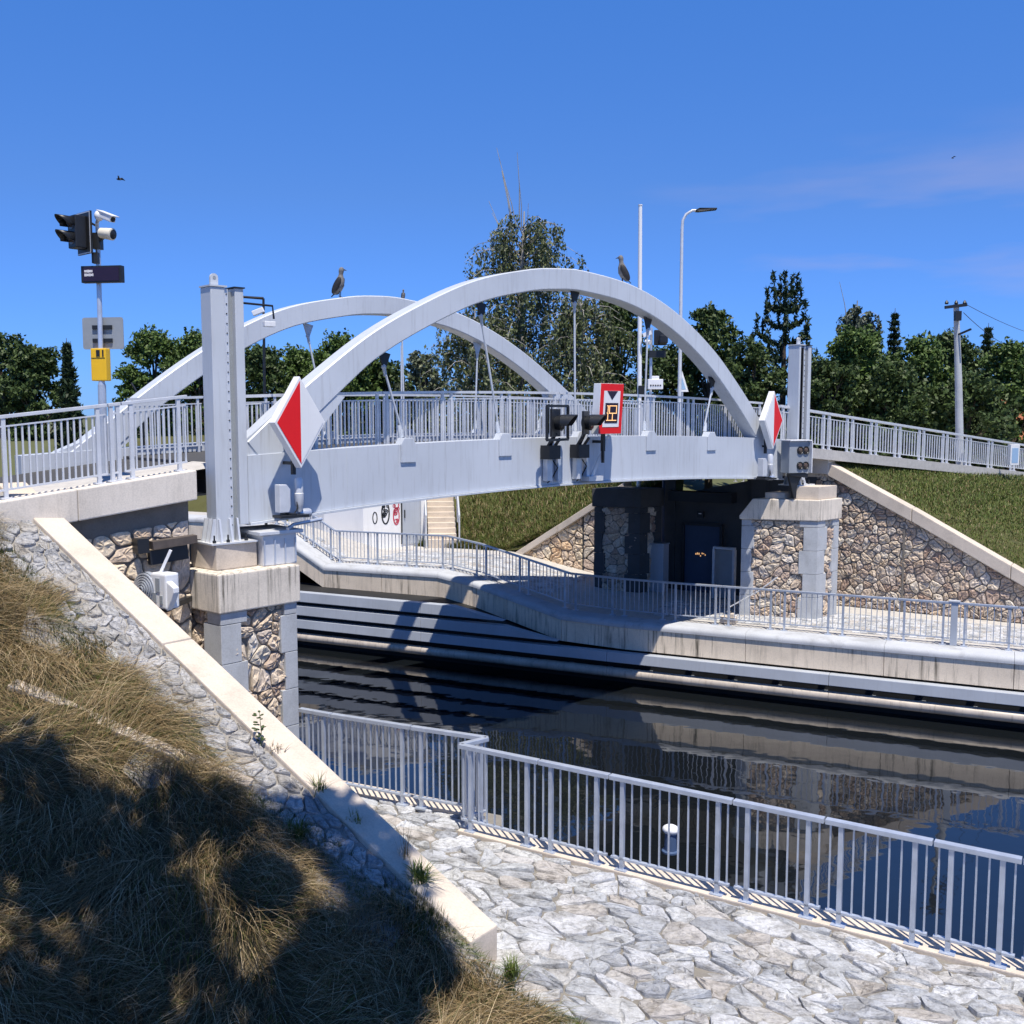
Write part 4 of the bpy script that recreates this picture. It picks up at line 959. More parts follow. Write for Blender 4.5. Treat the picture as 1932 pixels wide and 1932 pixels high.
gp=thing('gate_post',FW(4.66,.62,0),'wide blue-grey gate post joining the two far railings','post')
MB().post(FW(4.66,.64,0),1.03,.15,.09,fu).build('post_body',M['fender'],gp,bevel=.01)
MB().post(FW(4.66,.64,1.035),.03,.24,.14,fu).build('cap_plate',M['galvw'],gp)
# ---------------------------------------------------------------- far abutment, wing walls
zc=lambda L: 4.13+.545*L if L<0 else (4.13 if L<4.9 else 4.13-.62*(L-4.9))
fa=thing('bridge_abutment',AW(4,0,0),'shade-toned far abutment wall with doorway under the bridge','abutment')
MB().box(AW(-.1,0,-.1),al*11,ao*.6,UP*.2).hexa([AW(.0,.02,-.1),AW(7.9,.02,-.1),AW(7.9,.6,-.1),AW(0,.6,-.1),AW(0,.02,3.95),AW(7.9,.02,2.2),AW(7.9,.6,2.2),AW(0,.6,3.95)]).build('wall_body',M['shadewall'],fa)  # wall colour holds the shade below the deck
MB().hexa([AW(.0,-.02,3.62),AW(6.4,-.02,3.62),AW(6.4,.6,3.62),AW(0,.6,3.62),AW(0,-.02,4.2),AW(6.4,-.02,4.2),AW(6.4,.6,4.2),AW(0,.6,4.2)]).build('bearing_shelf',M['wallcon'],fa)
sm=MB(); stones(sm,[(6.3,0),(7.8,0),(7.8,2.25),(6.3,3.1)],lambda u,v,h: AW(u,.02-h,v),.24,gap=.01,h=.05,bev=.03,seed=61,tilt=.03,jit=.48,skip=.36)
sm.build('stone_facing',M['granite'],fa)
MB().box(AW(2.2,-.03,0),-al*.5,ao*.05,UP*3.6).build('pilaster',M['shadewall'],fa)
MB().box(AW(5.0,-.03,0),-al*.4,ao*.05,UP*3.6).build('pilaster',M['shadewall'],fa)
# door
d0=3.12
dr_=MB().box(AW(d0+1.12,-.075,0),-al*1.12,ao*.05,UP*2.02).build('door',M['darkblue'],fa)
yl=MB(); R=random.Random(5)
for i in range(7): yl.cbox(AW(d0+.75-.05*i,-.078,1.14+R.uniform(-.035,.05)),al*.012,ao*.003,UP*R.uniform(.01,.03))
yl.build('number_plate',M['amber'],dr_)
MB().lathe(AW(d0+.12,-.08,1.0),-ao,[(0,.02),(.05,.02),(.051,.03),(.07,.03),(.071,.002)],10).build('handle',M['galv'],dr_)
fr_=MB(); 
for a,b in ((AW(d0-.05,-.08,0),AW(d0-.05,-.08,2.1)),(AW(d0+1.17,-.08,0),AW(d0+1.17,-.08,2.1)),(AW(d0-.09,-.08,2.07),AW(d0+1.21,-.08,2.07))): fr_.bar(a,b,.09,.08,ao)
fr_.build('door_frame',M['dark'],fa)
MB().box(AW(d0+1.5,-.5,2.78),-al*2.0,ao*.45,UP*.30).build('duct_tray',M['dark'],fa)
dbx=thing('wall_lamp',AW(d0+.6,-.1,2.35),'small lit rectangular lamp above the dark door','lamp'); MB().cbox(AW(d0+.62,-.07,2.38),al*.10,ao*.05,UP*.1).build('lamp_housing',M['dark'],dbx); MB().cbox(AW(d0+.62,-.13,2.4),al*.045,ao*.008,UP*.012).build('lamp_tube',M['white'],dbx)
# cabinets under the bridge
def cabinet(name,label,L,o,w,h,d,mat,cat='cabinet'):
    r=thing(name,AW(L,o,0),label,cat)
    MB().box(AW(L+w,o,0),-al*w,ao*d,UP*h).build('box_body',mat,r,bevel=.012)
    MB().box(AW(L+w+.02,o-.02,h+.002),-al*(w+.04),ao*(d+.04),UP*.035).build('lid',M['galv'],r)
    MB().box(AW(L+w-.05,o-.012,.08),-al*(w-.1),ao*.010,UP*(h-.16)).build('door_panel',mat,r)
    return r
cabinet('control_cabinet','dark blue control cabinet with pale top edge in the shade under the bridge',5.15,-.95,.62,1.5,.45,M['darkblue'])
cabinet('control_cabinet','plain low shaded cabinet right of the pale-edged control cabinet',4.62,-.8,.46,1.45,.4,M['fender'])
ip=thing('info_pillar',AW(2.45,-.8,0),'grey information pillar with pale frame beside the dark door and stone pier','pillar')
MB().box(AW(2.95,-.80,0),-al*.55,ao*.16,UP*1.44).build('panel',M['grey'],ip,bevel=.01)
fm=MB()
for a,b in ((AW(2.98,-.83,0),AW(2.98,-.83,1.46)),(AW(2.37,-.83,0),AW(2.37,-.83,1.46)),(AW(3.0,-.83,1.50),AW(2.35,-.83,1.50))): fm.bar(a,b,.07,.16,ao)
fm.build('frame',M['galvw'],ip)
# cable and pipe below the deck
pp=thing('drain_pipe',AW(5.4,-.3,0),'thin vertical drain pipe in the shade left of the dark door','pipe')
MB().tube([AW(4.95,-.12,.0),AW(4.95,-.12,3.4),AW(4.95,-.5,3.6)],.045,10).build('pipe',M['darkblue'],pp,smooth=True)
# right wing wall with stone facing and coping
def coping_run(root,L0,L1,n,o0=-.12,o1=.42,th=.36,mat='wallcon',top='coping'):
    for i in range(n):
        a=L0+(L1-L0)*i/n; b=L0+(L1-L0)*(i+1)/n; g=.006*(1 if b>a else -1)
        MB().hexa([AW(a+g,o0,zc(a)-th),AW(b-g,o0,zc(b)-th),AW(b-g,o1,zc(b)-th),AW(a+g,o1,zc(a)-th),AW(a+g,o0,zc(a)),AW(b-g,o0,zc(b)),AW(b-g,o1,zc(b)),AW(a+g,o1,zc(a))]).build('coping',M[top],root,bevel=.02)
rw=thing('wing_wall',AW(-3,0,0),'large stone wing wall with sloping concrete coping on the far right bank','wing wall')
MB().hexa([AW(.2,.02,-.1),AW(-9,.02,-.1),AW(-9,.4,-.1),AW(.2,.4,-.1),AW(.2,.02,3.7),AW(-7.4,.02,-.05),AW(-7.4,.4,-.05),AW(.2,.4,3.7)]).build('wall_body',M['mortar'],rw)
sm=MB(); stones(sm,[(-7.2,0),(.3,0),(.3,3.74),(0,3.76),(-7.2,-.1)],lambda u,v,h: AW(u,.02-h,v),.18,gap=.007,h=.045,bev=.026,seed=71,jit=.48,skip=.36,rough=.03,tilt=.035)
sm.build('stone_facing',M['granite'],rw)
MB().box(AW(-2.12,-.045,0),-al*.05,ao*.05,UP*2.4).build('joint_strip',M['mortar'],rw)
coping_run(rw,.15,-7.3,3)
MB().box(AW(.55,-.14,3.72),-al*.62,ao*.7,UP*.62).build('end_block',M['deckcon'],rw,bevel=.015)
lw=thing('wing_wall',AW(9,0,.4),'stone wing wall with thin sloping coping beyond the far arch, left of the dark underpass','wing wall')
MB().hexa([AW(6.4,.03,-.1),AW(11.2,.03,-.1),AW(11.2,.5,-.1),AW(6.4,.5,-.1),AW(6.4,.03,zc(6.4)-.2),AW(11.2,.03,zc(11.2)-.2),AW(11.2,.5,zc(11.2)-.2),AW(6.4,.5,zc(6.4)-.2)]).build('wall_body',M['mortar'],lw)
sm=MB(); stones(sm,[(7.85,0),(11.0,0),(11.0,.15),(7.85,2.1)],lambda u,v,h: AW(u,.02-h,v),.24,gap=.010,h=.055,bev=.03,seed=81,jit=.48,skip=.36,rough=.03,tilt=.03)
sm.build('stone_facing',M['granite2'],lw)
coping_run(lw,6.3,11.2,2,th=.24)
# grass embankment on the right + road on it
rzr=lambda s: 4.52-.083*(s-15.4)
eb=MB(); 
def sheet(P00,P10,P11,P01,n,m,amp,seed):
    vs=[];R=random.Random(seed)
    for i in range(n+1):
        for k in range(m+1):
            a=i/n;b=k/m; p=P00*(1-a)*(1-b)+P10*a*(1-b)+P11*a*b+P01*(1-a)*b
            e=min(a,1-a,b,1-b)*8; vs.append(p+UP*(R.uniform(-amp,amp)*min(1,e)))
    return vs,[(i*(m+1)+k,(i+1)*(m+1)+k,(i+1)*(m+1)+k+1,i*(m+1)+k+1) for i in range(n) for k in range(m)]
C0=AW(.1,.36,zc(.1)-.06); C1=AW(-7.6,.4,-.02); R0=BR(15.2,-.12,rzr(15.2)-.03); R1=BR(60,-.12,rzr(60)-.03); C2=C1+(R1-R0)
C2.z=-.3
eb.add(*sheet(C0,C1,V(C2.x,C2.y,-.3),R1,44,44,.05,3)); 
ebo=eb.build('embankment_turf',M['bankgrass'],smooth=True); setting(ebo)
rd=MB(); S=[15.2,18,22,27,34,44,60]
for a,b in zip(S,S[1:]):
    rd.hexa([BR(a,-.1,rzr(a)-.28),BR(b,-.1,rzr(b)-.28),BR(b,6,rzr(b)-.28),BR(a,6,rzr(a)-.28),BR(a,-.1,rzr(a)),BR(b,-.1,rzr(b)),BR(b,6,rzr(b)),BR(a,6,rzr(a))])
setting(rd.build('road',M['paveblock']))
S=[14.55,15.6,16.9,18.2,19.6,21.1,22.7,24.4,26.2,28,30,32,34]
railing('approach_railing','pale railing along the far approach road, descending to the right above the grass bank',[(BR(a,.1,rzr(a)),BR(b,.1,rzr(b))) for a,b in zip(S,S[1:])],M['galvw'],h=1.05,bar=.17,pw=.06,bw_=.028,hw=.09,hh=.07)
# blades on the right bank: short turf
def turf(name,n,fn,mat,L0,L1,w):
    a=rng.uniform(0,1,n); b=rng.uniform(0,1,n)
    P=fn(a[:,None],b[:,None]); dv=rng.normal(0,1,(n,3)); dv[:,2]=-.2
    o=blades(name,P-np.array([[0,0,.03]]),np.repeat([[0.,0.,1.]],n,0),rng.uniform(L0,L1,n),np.full(n,w),dv*.45,mat); return setting(o,'stuff')
nC0,nC1,nR0,nR1=[np.array(x)[None] for x in (C0,C1,R0,BR(36,-.12,rzr(36)))]
nC2=np.array(C1+(BR(36,-.12,0)-BR(15.2,-.12,0)))[None]; nC2[0,2]=-.3
for nm,n,mt_,L0,L1,w in (('bank_grass',80000,M['ggrass'],.07,.20,.022),('bank_dry_grass',16000,M['grass'],.06,.18,.02)):
    turf(nm,n,lambda a,b: nC0*(1-a)*(1-b)+nC1*a*(1-b)+nC2*a*b+nR1*(1-a)*b,mt_,L0,L1,w)
# bank beyond the promenade, left of the far wing wall
def bankz(t,o):
    p=pz(max(t,-12.7)); k=max(0,o-6.2)*.42+max(0,t+9.6)*.60*min(1,max(0,(o-5.6)/1.0)); return min(p+k,4.25)
bk=MB(); n,m=40,30; vs=[]; R=random.Random(2)
for i in range(n+1):
    for k in range(m+1):
        t=-34+i*30.5/n; o=6.1+k*16/m; vs.append(FW(t,o,bankz(t,o)-.02+R.uniform(-.05,.05)*(k>0)))
bk.add(vs,[(i*(m+1)+k,(i+1)*(m+1)+k,(i+1)*(m+1)+k+1,i*(m+1)+k+1) for i in range(n) for k in range(m)])
setting(bk.build('far_bank',M['bankgrass'],smooth=True))
def bfn(a,b):
    t=-13+a*9.3; o=6.2+b*b*7
    p=np.interp(t,[x for x,_ in PT],[z for _,z in PT]); kk=np.maximum(0,o-6.2)*.42+np.maximum(0,t+9.6)*.60
    zz=np.minimum(p+kk,4.25); return np.array(F0)[None]+np.array(fu)[None]*t+np.array(fo)[None]*o+zz*np.array([[0,0,1.]])
turf('far_bank_grass',36000,bfn,M['ggrass'],.12,.38,.022); turf('far_bank_dry_grass',16000,bfn,M['grass'],.12,.40,.02)
# fence on top of that bank
fS=[(FW(-9.5+1.6*i,12.6,4.2),FW(-9.5+1.6*(i+1),12.6,4.2)) for i in range(5)]
railing('bank_fence','pale bar fence on top of the grassy far bank, glimpsed just below the girder',[(p-UP*1.3,q-UP*1.3) for p,q in fS],M['galvw'],h=1.1,bar=.2,bw_=.04,pw=.06)
# white service building with graffiti
b0=at(803,1040,36.4); b1=at(686,1040,35.2); b2=at(612,1035,36.6)
bd=thing('service_building',V(b1.x,b1.y,.85),'white flat-roofed service building with graffiti seen under the near girder','building')
bu=(b0-b1); bu.z=0; bl_=bu.length; bu.normalize(); bo_=V(-bu.y,bu.x,0); bb1=V(b1.x,b1.y,.7)
bw2=V(b2.x-b1.x,b2.y-b1.y,0)
MB().prism([bb1,bb1+bu*bl_,bb1+bu*bl_+bo_*4,bb1+bw2+bo_*4,bb1+bw2],UP*3.1).build('wall',M['white'],bd)
MB().prism([bb1-bo_*.1-bu*.1+UP*3.103,bb1+bu*(bl_+.1)-bo_*.1+UP*3.103,bb1+bu*(bl_+.1)+bo_*4.1+UP*3.103,bb1+bw2+bo_*4.1+UP*3.103,bb1+bw2-bo_*.1+UP*3.103],UP*.14).build('roof',M['galvw'],bd)
dW=bl_*.28; dp_=bb1+bu*(bl_*.62)-bo_*.03
do=MB().box(dp_+UP*.12,bu*dW,bo_*.028,UP*2.1).build('door',M['fender'],bd)
MB().box(dp_+bu*.22-bo_*.008+UP*1.65,bu*.2,bo_*.006,UP*.26).build('notice',M['white'],do)
MB().box(dp_+bu*.06-bo_*.05+UP*1.05,bu*.03,bo_*.05,UP*.28).build('handle',M['dark'],do)
for k,(x,mt_) in enumerate(((-.05,M['dark']),(dW+.02,M['galv']))): MB().box(dp_+bu*x-bo_*.01+UP*.12,bu*.035,bo_*.035,UP*2.15).build('door_jamb',mt_,bd)
def oval(gf,c,rx,rz,w,n=18):
    P=[bb1+bu*(c[0]+rx*cos(2*pi*k/n))-bo_*.006+UP*(c[1]+rz*sin(2*pi*k/n)) for k in range(n+1)]
    for a,b in zip(P,P[1:]): gf.bar(a,b,.004,w) if abs((b-a).normalized().z)<.9 else gf.bar(a,b,w,.004,bo_)
gs_=bl_/2.5; R=random.Random(12); gr=paint('graffiti_red',(.55,.05,.09),.6)
g1=MB(); oval(g1,(.46*gs_,1.1),.08,.2,.035); g1.build('graffiti_mark',M['dark'],bd)
g2=MB(); oval(g2,(.88*gs_,1.25),.14,.38,.05)
for k in range(9): oval(g2,(.88*gs_+R.uniform(-.08,.08),1.25+R.uniform(-.28,.28)),R.uniform(.03,.08),R.uniform(.03,.08),.03)
g2.build('graffiti_mark',M['dark'],bd)
g3=MB(); oval(g3,(1.31*gs_,1.12),.11,.30,.04); oval(g3,(1.33*gs_,1.55),.08,.18,.04)
for k in range(9): oval(g3,(1.31*gs_+R.uniform(-.08,.08),1.25+R.uniform(-.32,.36)),R.uniform(.03,.07),R.uniform(.03,.07),.025)
g3.build('graffiti_mark',gr,bd)
# outdoor stairs with handrails climbing the bank
s0=at(836,1075,35.6); s0.z=.85; sd=V(.0,1,0)*.94+V(-.10,0,0); sd.normalize(); sx=V(sd.y,-sd.x,0)
stt=thing('outdoor_stairs',s0,'narrow concrete stairs with steel handrails beside the white service building','stairs')
for k in range(15):
    p=s0+sd*(.29*k)+UP*(.165*k-.3); MB().box(p-sx*.5,sx*1.0,sd*.32,UP*.465).build('step',M['coping'],stt)
hr=MB()
for sgn in (-1,1):
    a=s0+sx*(.58*sgn); hr.tube([a+UP*1.0,a+sd*4.3+UP*(1.0+2.4)],.035,8)
    for k in range(4): hr.tube([a+sd*(1.3*k)+UP*(.74*k-.1),a+sd*(1.3*k)+UP*(1.0+.74*k)],.03,8)
    hr.tube([a+UP*.5,a+sd*4.3+UP*2.9],.02,8)
hr.build('handrail',M['galvw'],stt,smooth=True)
# rod standing behind the railing
rdp=FW(.2,1.5,0)
rr_=thing('leaning_rod',FW(.15,1.1,0),'thin white bent rod leaning over the far railing in front of the dark door','rod')
MB().tube([FW(-.75,1.0,.05),FW(-.72,1.0,.4),FW(.05,.85,.9),FW(.55,.75,1.32)],.016,6).build('rod',M['white'],rr_)
MB().cbox(FW(-.72,1.0,.08),fu*.2,fo*.15,UP*.08).cbox(FW(-.62,1.0,.2),fu*.05,fo*.08,UP*.06).build('base',M['coping'],rr_,bevel=.02)
# ---------------------------------------------------------------- water, bed, far ground
wt=MB().add([V(-160,-60,WATER),V(160,-60,WATER),V(160,160,WATER),V(-160,160,WATER)],[(0,1,2,3)])
m,nt,Nn,L,P=newmat('canal_water'); v=mapping(nt,(1.,1.,1.))
P.inputs['Base Color'].default_value=(.007,.009,.011,1); P.inputs['Roughness'].default_value=.025; P.inputs['IOR'].default_value=1.6; P.inputs['Specular IOR Level'].default_value=.6
L.new(bumpn(nt,noise(nt,v,1.5,2,.5),.022,.25),P.inputs['Normal'])
setting(wt.build('water',m))
gd=MB(); n=30
X=[-900,-400,-200,-120,-80,-60,-40,-20,0,20,40,60,80,120,200,400,900]
OY=[6.3,9,14,20,30,45,70,110,180,400,1200]
def gzf(t,o):
    if t<-3.6: return min(bankz(t,o),4.2)-.12 if o<70 else 3.0
    return -.1+ (max(0,o-30)*.04 if o<100 else 2.8)
for a,b in zip(X,X[1:]):
    for c,d in zip(OY,OY[1:]):
        gd.add([FW(a,c,gzf(a,c)),FW(b,c,gzf(b,c)),FW(b,d,gzf(b,d)),FW(a,d,gzf(a,d))],[(0,1,2,3)])
setting(gd.build('far_ground',M['ground']))
setting(MB().add([V(-1500,-1500,-2.6),V(1500,-1500,-2.6),V(1500,1500,-2.6),V(-1500,1500,-2.6)],[(0,1,2,3)]).build('ground',M['ground']))
# ================================================================ POLES AND LAMPS
def street_lamp():
    b=at(1282,742,34); b.z=1.0; top=at(1281,410,34)
    r=thing('street_lamp',b,'tall slim street lamp with curved arm reaching right behind the arch','street lamp')
    P=[b,V(b.x,b.y,top.z-.4)]
    e=at(1318,397,34); P+= [V(b.x+.02,b.y,top.z-.1),V(b.x+.13,b.y,top.z+.1),V(b.x+.33,b.y,top.z+.22),e]
    MB().tube(P,[.075,.05,.045,.042,.04,.038],10).build('pole',M['galvw'],r,smooth=True)
    q=at(1352,394,34); d=(q-e).normalized()
    MB().prism([e-d*.1+V(0,-.12,.02),e+d*.02+V(0,-.14,.06),q+V(0,-.1,.02),q+V(0,-.1,-.03),e+V(0,-.14,-.05),e-d*.1+V(0,-.12,-.03)],V(0,.24,0)).build('lamp_head',M['dark'],r,bevel=.01)
street_lamp()
b=at(1208,800,33); b.z=1.; t=at(1208,388,33)
fp_=thing('white_pole',b,'tall plain white pole standing behind the bridge right of the perched bird','pole')
MB().tube([b,t],[.085,.06],12).tube([t,t+UP*.03],[.07,.07],12).build('pole_shaft',M['white'],fp_,smooth=True)
MB().cbox(at(1209,736,33)-V(0,.09,0),V(.09,0,0),V(0,.02,0),UP*.14).build('dark_collar',M['dark'],fp_)
b=at(497,800,30); b.z=1.; t=at(497,563,30)
sl2=thing('street_lamp',b,'thin street lamp with short left arm, seen right of the near guide tower','street lamp')
MB().tube([b,at(498,640,30),t],[.045,.04,.035],8).tube([t,at(455,560,30)],[.04,.035],8).build('pole',M['dark'],sl2,smooth=True)
MB().cbox(at(487,588,29.9),V(.16,0,.06),V(0,.06,0),V(-.03,0,.07)).build('lamp_head',M['white'],sl2,bevel=.02)
b=at(757,800,40); b.z=1; t=at(757,652,40)
p_=thing('thin_pole',b,'very thin pale pole seen between the two arches','pole'); MB().tube([b,t],.03,6).build('pole_shaft',M['galvw'],p_,smooth=True)
# far signal mast
b=at(1226,790,33); b.z=1; t=at(1229,618,33)
fm_=thing('signal_mast',b,'distant mast with black signal and dark boards seen under the near arch','signal mast')
MB().tube([b,t],.045,8).build('pole',M['galv'],fm_,smooth=True)
MB().cbox(at(1246,637,32.9),V(.2,0,0),V(0,.1,0),UP*.24).cbox(at(1252,640,32.6),V(.12,0,0),V(0,.16,0),UP*.13).build('traffic_signal',M['dark'],fm_,bevel=.03)
MB().cbox(at(1240,668,32.9),V(.27,0,0),V(0,.04,0),UP*.11).build('display_board',M['dark'],fm_)
MB().cbox(at(1221,630,32.8),V(.13,0,.05),V(0,.06,0),V(-.02,0,.06)).lathe(at(1222,645,32.75),V(.6,-.6,-.2),[(-.08,.06),(.1,.08),(.101,.01)],10).build('camera_housing',M['white'],fm_)
wb=MB().cbox(at(1236,725,32.7),V(.24,0,0),V(0,.12,0),UP*.16).cbox(at(1236,713,32.7),V(.12,0,0),V(0,.08,0),UP*.06).build('white_box',M['white'],fm_,bevel=.02)
rw_=MB()
for k in range(5): rw_.cbox(at(1228+k*4.5,727,32.57),V(.022,0,0),V(0,.006,0),UP*.02)
rw_.build('vent_row',M['dark'],wb)
# triangular sign near the lamp pole
ty=at(1288,722,34.2); tg=thing('triangle_sign',ty-UP*2,'small triangular road sign at the foot of the curved street lamp','sign')
MB().prism([ty+V(-.20,0,-.3),ty+V(.20,0,-.3),ty+V(-.02,0,.38)],V(0,.02,0)).build('sign_plate',M['white'],tg); MB().prism([ty+V(-.10,-.006,-.22),ty+V(.11,-.006,-.22),ty+V(-.02,-.006,.18)],V(0,.004,0)).build('sign_face',M['carblue'],tg); MB().tube([ty+V(0,.04,-2),ty+V(0,.04,.2)],.03,8).build('post',M['galv'],tg)
# utility pole
b=at(1813,868,35.5); t=at(1804,574,35.5); b2_=b-UP*.6
up=thing('utility_pole',b2_,'grey concrete utility pole with short crossarm on the right bank','utility pole')
MB().tube([b2_,b.lerp(t,.5),t],[.14,.12,.09],12).build('pole',M['quoin'],up,smooth=True)
MB().bar(at(1783,580,35.4),at(1824,575,35.4),.10,.10).build('crossarm',M['dark'],up)
ins=MB()
for x in (1786,1804,1820): ins.lathe(at(x,574,35.4),UP,[(0,.05),(.04,.07),(.10,.04),(.14,.01)],8)
ins.build('insulator',M['dark'],up,smooth=True)
MB().bar(at(1809,631,35.4),at(1832,621,35.0),.06,.06).build('side_arm',M['dark'],up)
MB().cbox(at(1807,596,35.3),V(.1,0,0),V(0,.08,0),UP*.16).build('junction_box',M['dark'],up)
w_=MB(); a=at(1818,590,35.4); c=at(1932,660,60)
w_.tube([a.lerp(c,k/14)-UP*(1.2*(k/14)*(1-k/14)) for k in range(15)],.012,5); a=at(1824,575,35.4); c=at(2050,640,70); w_.tube([a.lerp(c,k/14)-UP*(2*(k/14)*(1-k/14)) for k in range(15)],.010,5)
wo=w_.build('overhead_wire',M['dark']); tag(wo,'thin dark overhead wires running right from the utility pole','wire')
# ================================================================ BIRDS
def bird(label,foot,h,face,small=False,group='birds perched on the arches'):
    f=Vector(face).normalized(); s=V(-f.y,f.x,0); foot=Vector(foot); k=h
    r=thing('perched_bird',foot,label,'bird',group)
    bm_=MB()
    spine=[(-.20,.10,.02),(-.13,.17,.05),(-.07,.27,.105),(-.01,.42,.125),(.03,.58,.10),(.045,.68,.065),(.05,.75,.052),(.06,.83,.062),(.075,.90,.066),(.085,.955,.045),(.088,.975,.01)]
    bm_.tube([foot+f*(x*k)+UP*(z*k) for x,z,_ in spine],[q*k*1.35 for *_,q in spine],14)
    bm_.build('body',M['birdpale'],r,smooth=True)
    MB().lathe(foot+f*(.13*k)+UP*(.90*k),f-UP*.35,[(0,.026*k),(.07*k,.018*k),(.14*k,.003*k)],8).build('beak',M['birddark'],r,smooth=True)
    for sg in (-1,1):
        w=MB(); w.ball(foot-f*(.055*k)+s*(sg*.135*k)+UP*(.38*k),.06*k,.135*k,.30*k,s,(f+UP*.1).normalized(),(UP+f*.42).normalized(),12,10)
        w.build('wing',M['birddark'],r,smooth=True)
        l=MB().tube([foot+s*(sg*.05*k)+f*.0*k,foot+s*(sg*.05*k)+f*.01*k+UP*.2*k],.014*k,6)
        for a in (-.5,0,.5): l.bar(foot+s*(sg*.05*k)+UP*.008*k,foot+s*(sg*.05*k)+f*(.11*k*cos(a))+s*(.09*k*sin(a))+UP*.008*k,.02*k,.012*k)
        l.build('leg',M['birddark'],r)
    MB().prism([foot-f*(.12*k)+UP*.19*k+s*.05*k,foot-f*(.12*k)+UP*.19*k-s*.05*k,foot-f*(.30*k)+UP*.02*k-s*.03*k,foot-f*(.30*k)+UP*.02*k+s*.03*k],UP*.02*k).build('tail',M['birddark'],r)
    MB().ball(foot+f*(.072*k)+UP*(.905*k),.05*k,.062*k,.06*k,s,f,UP,10,8).build('head_cap',M['birddark'],r,smooth=True)
M['birddark']=paint('dark_feathers',(.025,.024,.025),.6,0,.3,20)
M['birdpale']=paint('pale_feathers',(.20,.19,.185),.7,0,.35,18)
bs=8.33; bird('dark bird perched upright on the crown of the near arch, facing left',BR(bs,.2,zarch(KN,bs)+.005),.64,V(-1,-.15,0))
bs=4.24; bird('stocky mottled bird perched on the far arch, facing right',BR(bs,BWID+.2,zarch(KF,bs)+.005),.70,V(.9,-.25,0))
bs=6.05; bird('small thin bird standing alone on the far arch, partly past its crown',BR(bs,BWID+.2,zarch(KF,bs)+.005),.25,V(.3,-.9,0))
def flyer(label,c,sp):
    c=Vector(c); r=thing('flying_bird',c,label,'bird','birds flying in the sky')
    MB().tube([c+V(-.16,0,.02)*sp,c+V(-.05,0,.0)*sp,c+V(.08,0,-.02)*sp,c+V(.2,0,-.06)*sp],[.02*sp,.07*sp,.06*sp,.008*sp],8).build('body',M['birddark'],r,smooth=True)
    for sg in (-1,1):
        MB().prism([c+V(-.06,.02*sg,.03)*sp,c+V(.08,.02*sg,.02)*sp,c+V(.14,.30*sg,.14)*sp,c+V(.22,.62*sg,.02)*sp,c+V(.06,.34*sg,.16)*sp],UP*.012*sp).build('wing',M['birddark'],r)
flyer('small dark flying bird in the sky above the left signal mast',at(224,338,30),.42)
flyer('tiny flying bird high in the right part of the sky',at(1797,298,60),.42)
# road barrier with crossed arms near the far arch foot
ba=at(258,742,24); bar_=thing('road_barrier',V(ba.x,ba.y,4.4),'black barrier post with forked arm at the foot of the far arch','barrier')
MB().tube([V(ba.x+.1,ba.y,4.4),V(ba.x+.1,ba.y,5.9)],.05,8).build('post',M['dark'],bar_)
MB().tube([V(ba.x+.05,ba.y,5.75),V(ba.x-.02,ba.y,5.95),V(ba.x-.12,ba.y,6.12)],.022,6).tube([V(ba.x+.15,ba.y,5.75),V(ba.x+.22,ba.y,5.95),V(ba.x+.28,ba.y,6.13)],.022,6).build('forked_arm',M['dark'],bar_)
# ================================================================ HOUSE
hb=at(1935,815,62); 
hs=thing('house',V(hb.x+4,hb.y,2),'house with orange tiled roof at the far right edge behind the trees','house')
hx,hy=hb.x-1.2,hb.y; W_,D_=12,9; ze=at(1900,826,62).z-.2; zr=at(1932,783,62).z+1.2
MB().box(V(hx+.5,hy+.5,0),V(W_-1,0,0),V(0,D_-1,0),UP*(ze)).build('wall',M['beige'],hs)
rf=MB(); stones(rf,[(0,0),(W_,0),(W_,5.4),(0,5.4)],lambda u,v,h: V(hx+u,hy+v*.83,ze-.1+v*(zr-ze)/5.4+h),.34,gap=.012,h=.05,bev=.02,asp=1.3,jit=.05,seed=91)
rf.prism([V(hx,hy,ze-.15),V(hx,hy+4.5,zr-.05),V(hx,hy+9,ze-.15)],V(W_,0,0)); rf.build('roof',M['roof'],hs)
for k in range(3): 
    w=MB().box(V(hx+1.5+k*3,hy+.46,ze-1.9),V(1.3,0,0),V(0,.03,0),UP*1.3).build('window',M['glass'],hs)
# small white box by the right railing end
cb=at(1912,858,36); cx_=thing('meter_box',cb-UP*.35,'small white box standing behind the railing at the right edge','box')
MB().cbox(cb,V(.16,0,0),V(0,.12,0),UP*.36).build('box_body',M['white'],cx_,bevel=.01); MB().cbox(cb-V(0,.122,.02),V(.11,0,0),V(0,.004,0),UP*.26).build('door_panel',M['carblue'],cx_)
# ================================================================ TREES
def leaf_mesh(name,C,size,mat,parent,aspect=.55,hang=0.):
    n=len(C); a=rng.normal(0,1,(n,3)); 
    if hang: a[:,2]-=hang*1.5
    a/=np.linalg.norm(a,axis=1,keepdims=True); b=rng.normal(0,1,(n,3)); b-=a*(a*b).sum(1,keepdims=True); b/=np.linalg.norm(b,axis=1,keepdims=True)
    s=(size*rng.uniform(.6,1.4,n))[:,None]
    c=np.cross(a,b); 
    v=np.stack([C-a*s,C+b*s*aspect+c*s*.15,C+a*s,C-b*s*aspect+c*s*.15],1).reshape(-1,3)
    me=bpy.data.meshes.new(name); me.vertices.add(n*4); me.vertices.foreach_set('co',v.reshape(-1)); me.loops.add(n*4); me.loops.foreach_set('vertex_index',np.arange(n*4,dtype=np.int32)); me.polygons.add(n); me.polygons.foreach_set('loop_start',(np.arange(n)*4).astype(np.int32)); me.materials.append(mat); me.update(calc_edges=True)
    o=bpy.data.objects.new(name,me); COL.objects.link(o); link(o,parent); return o
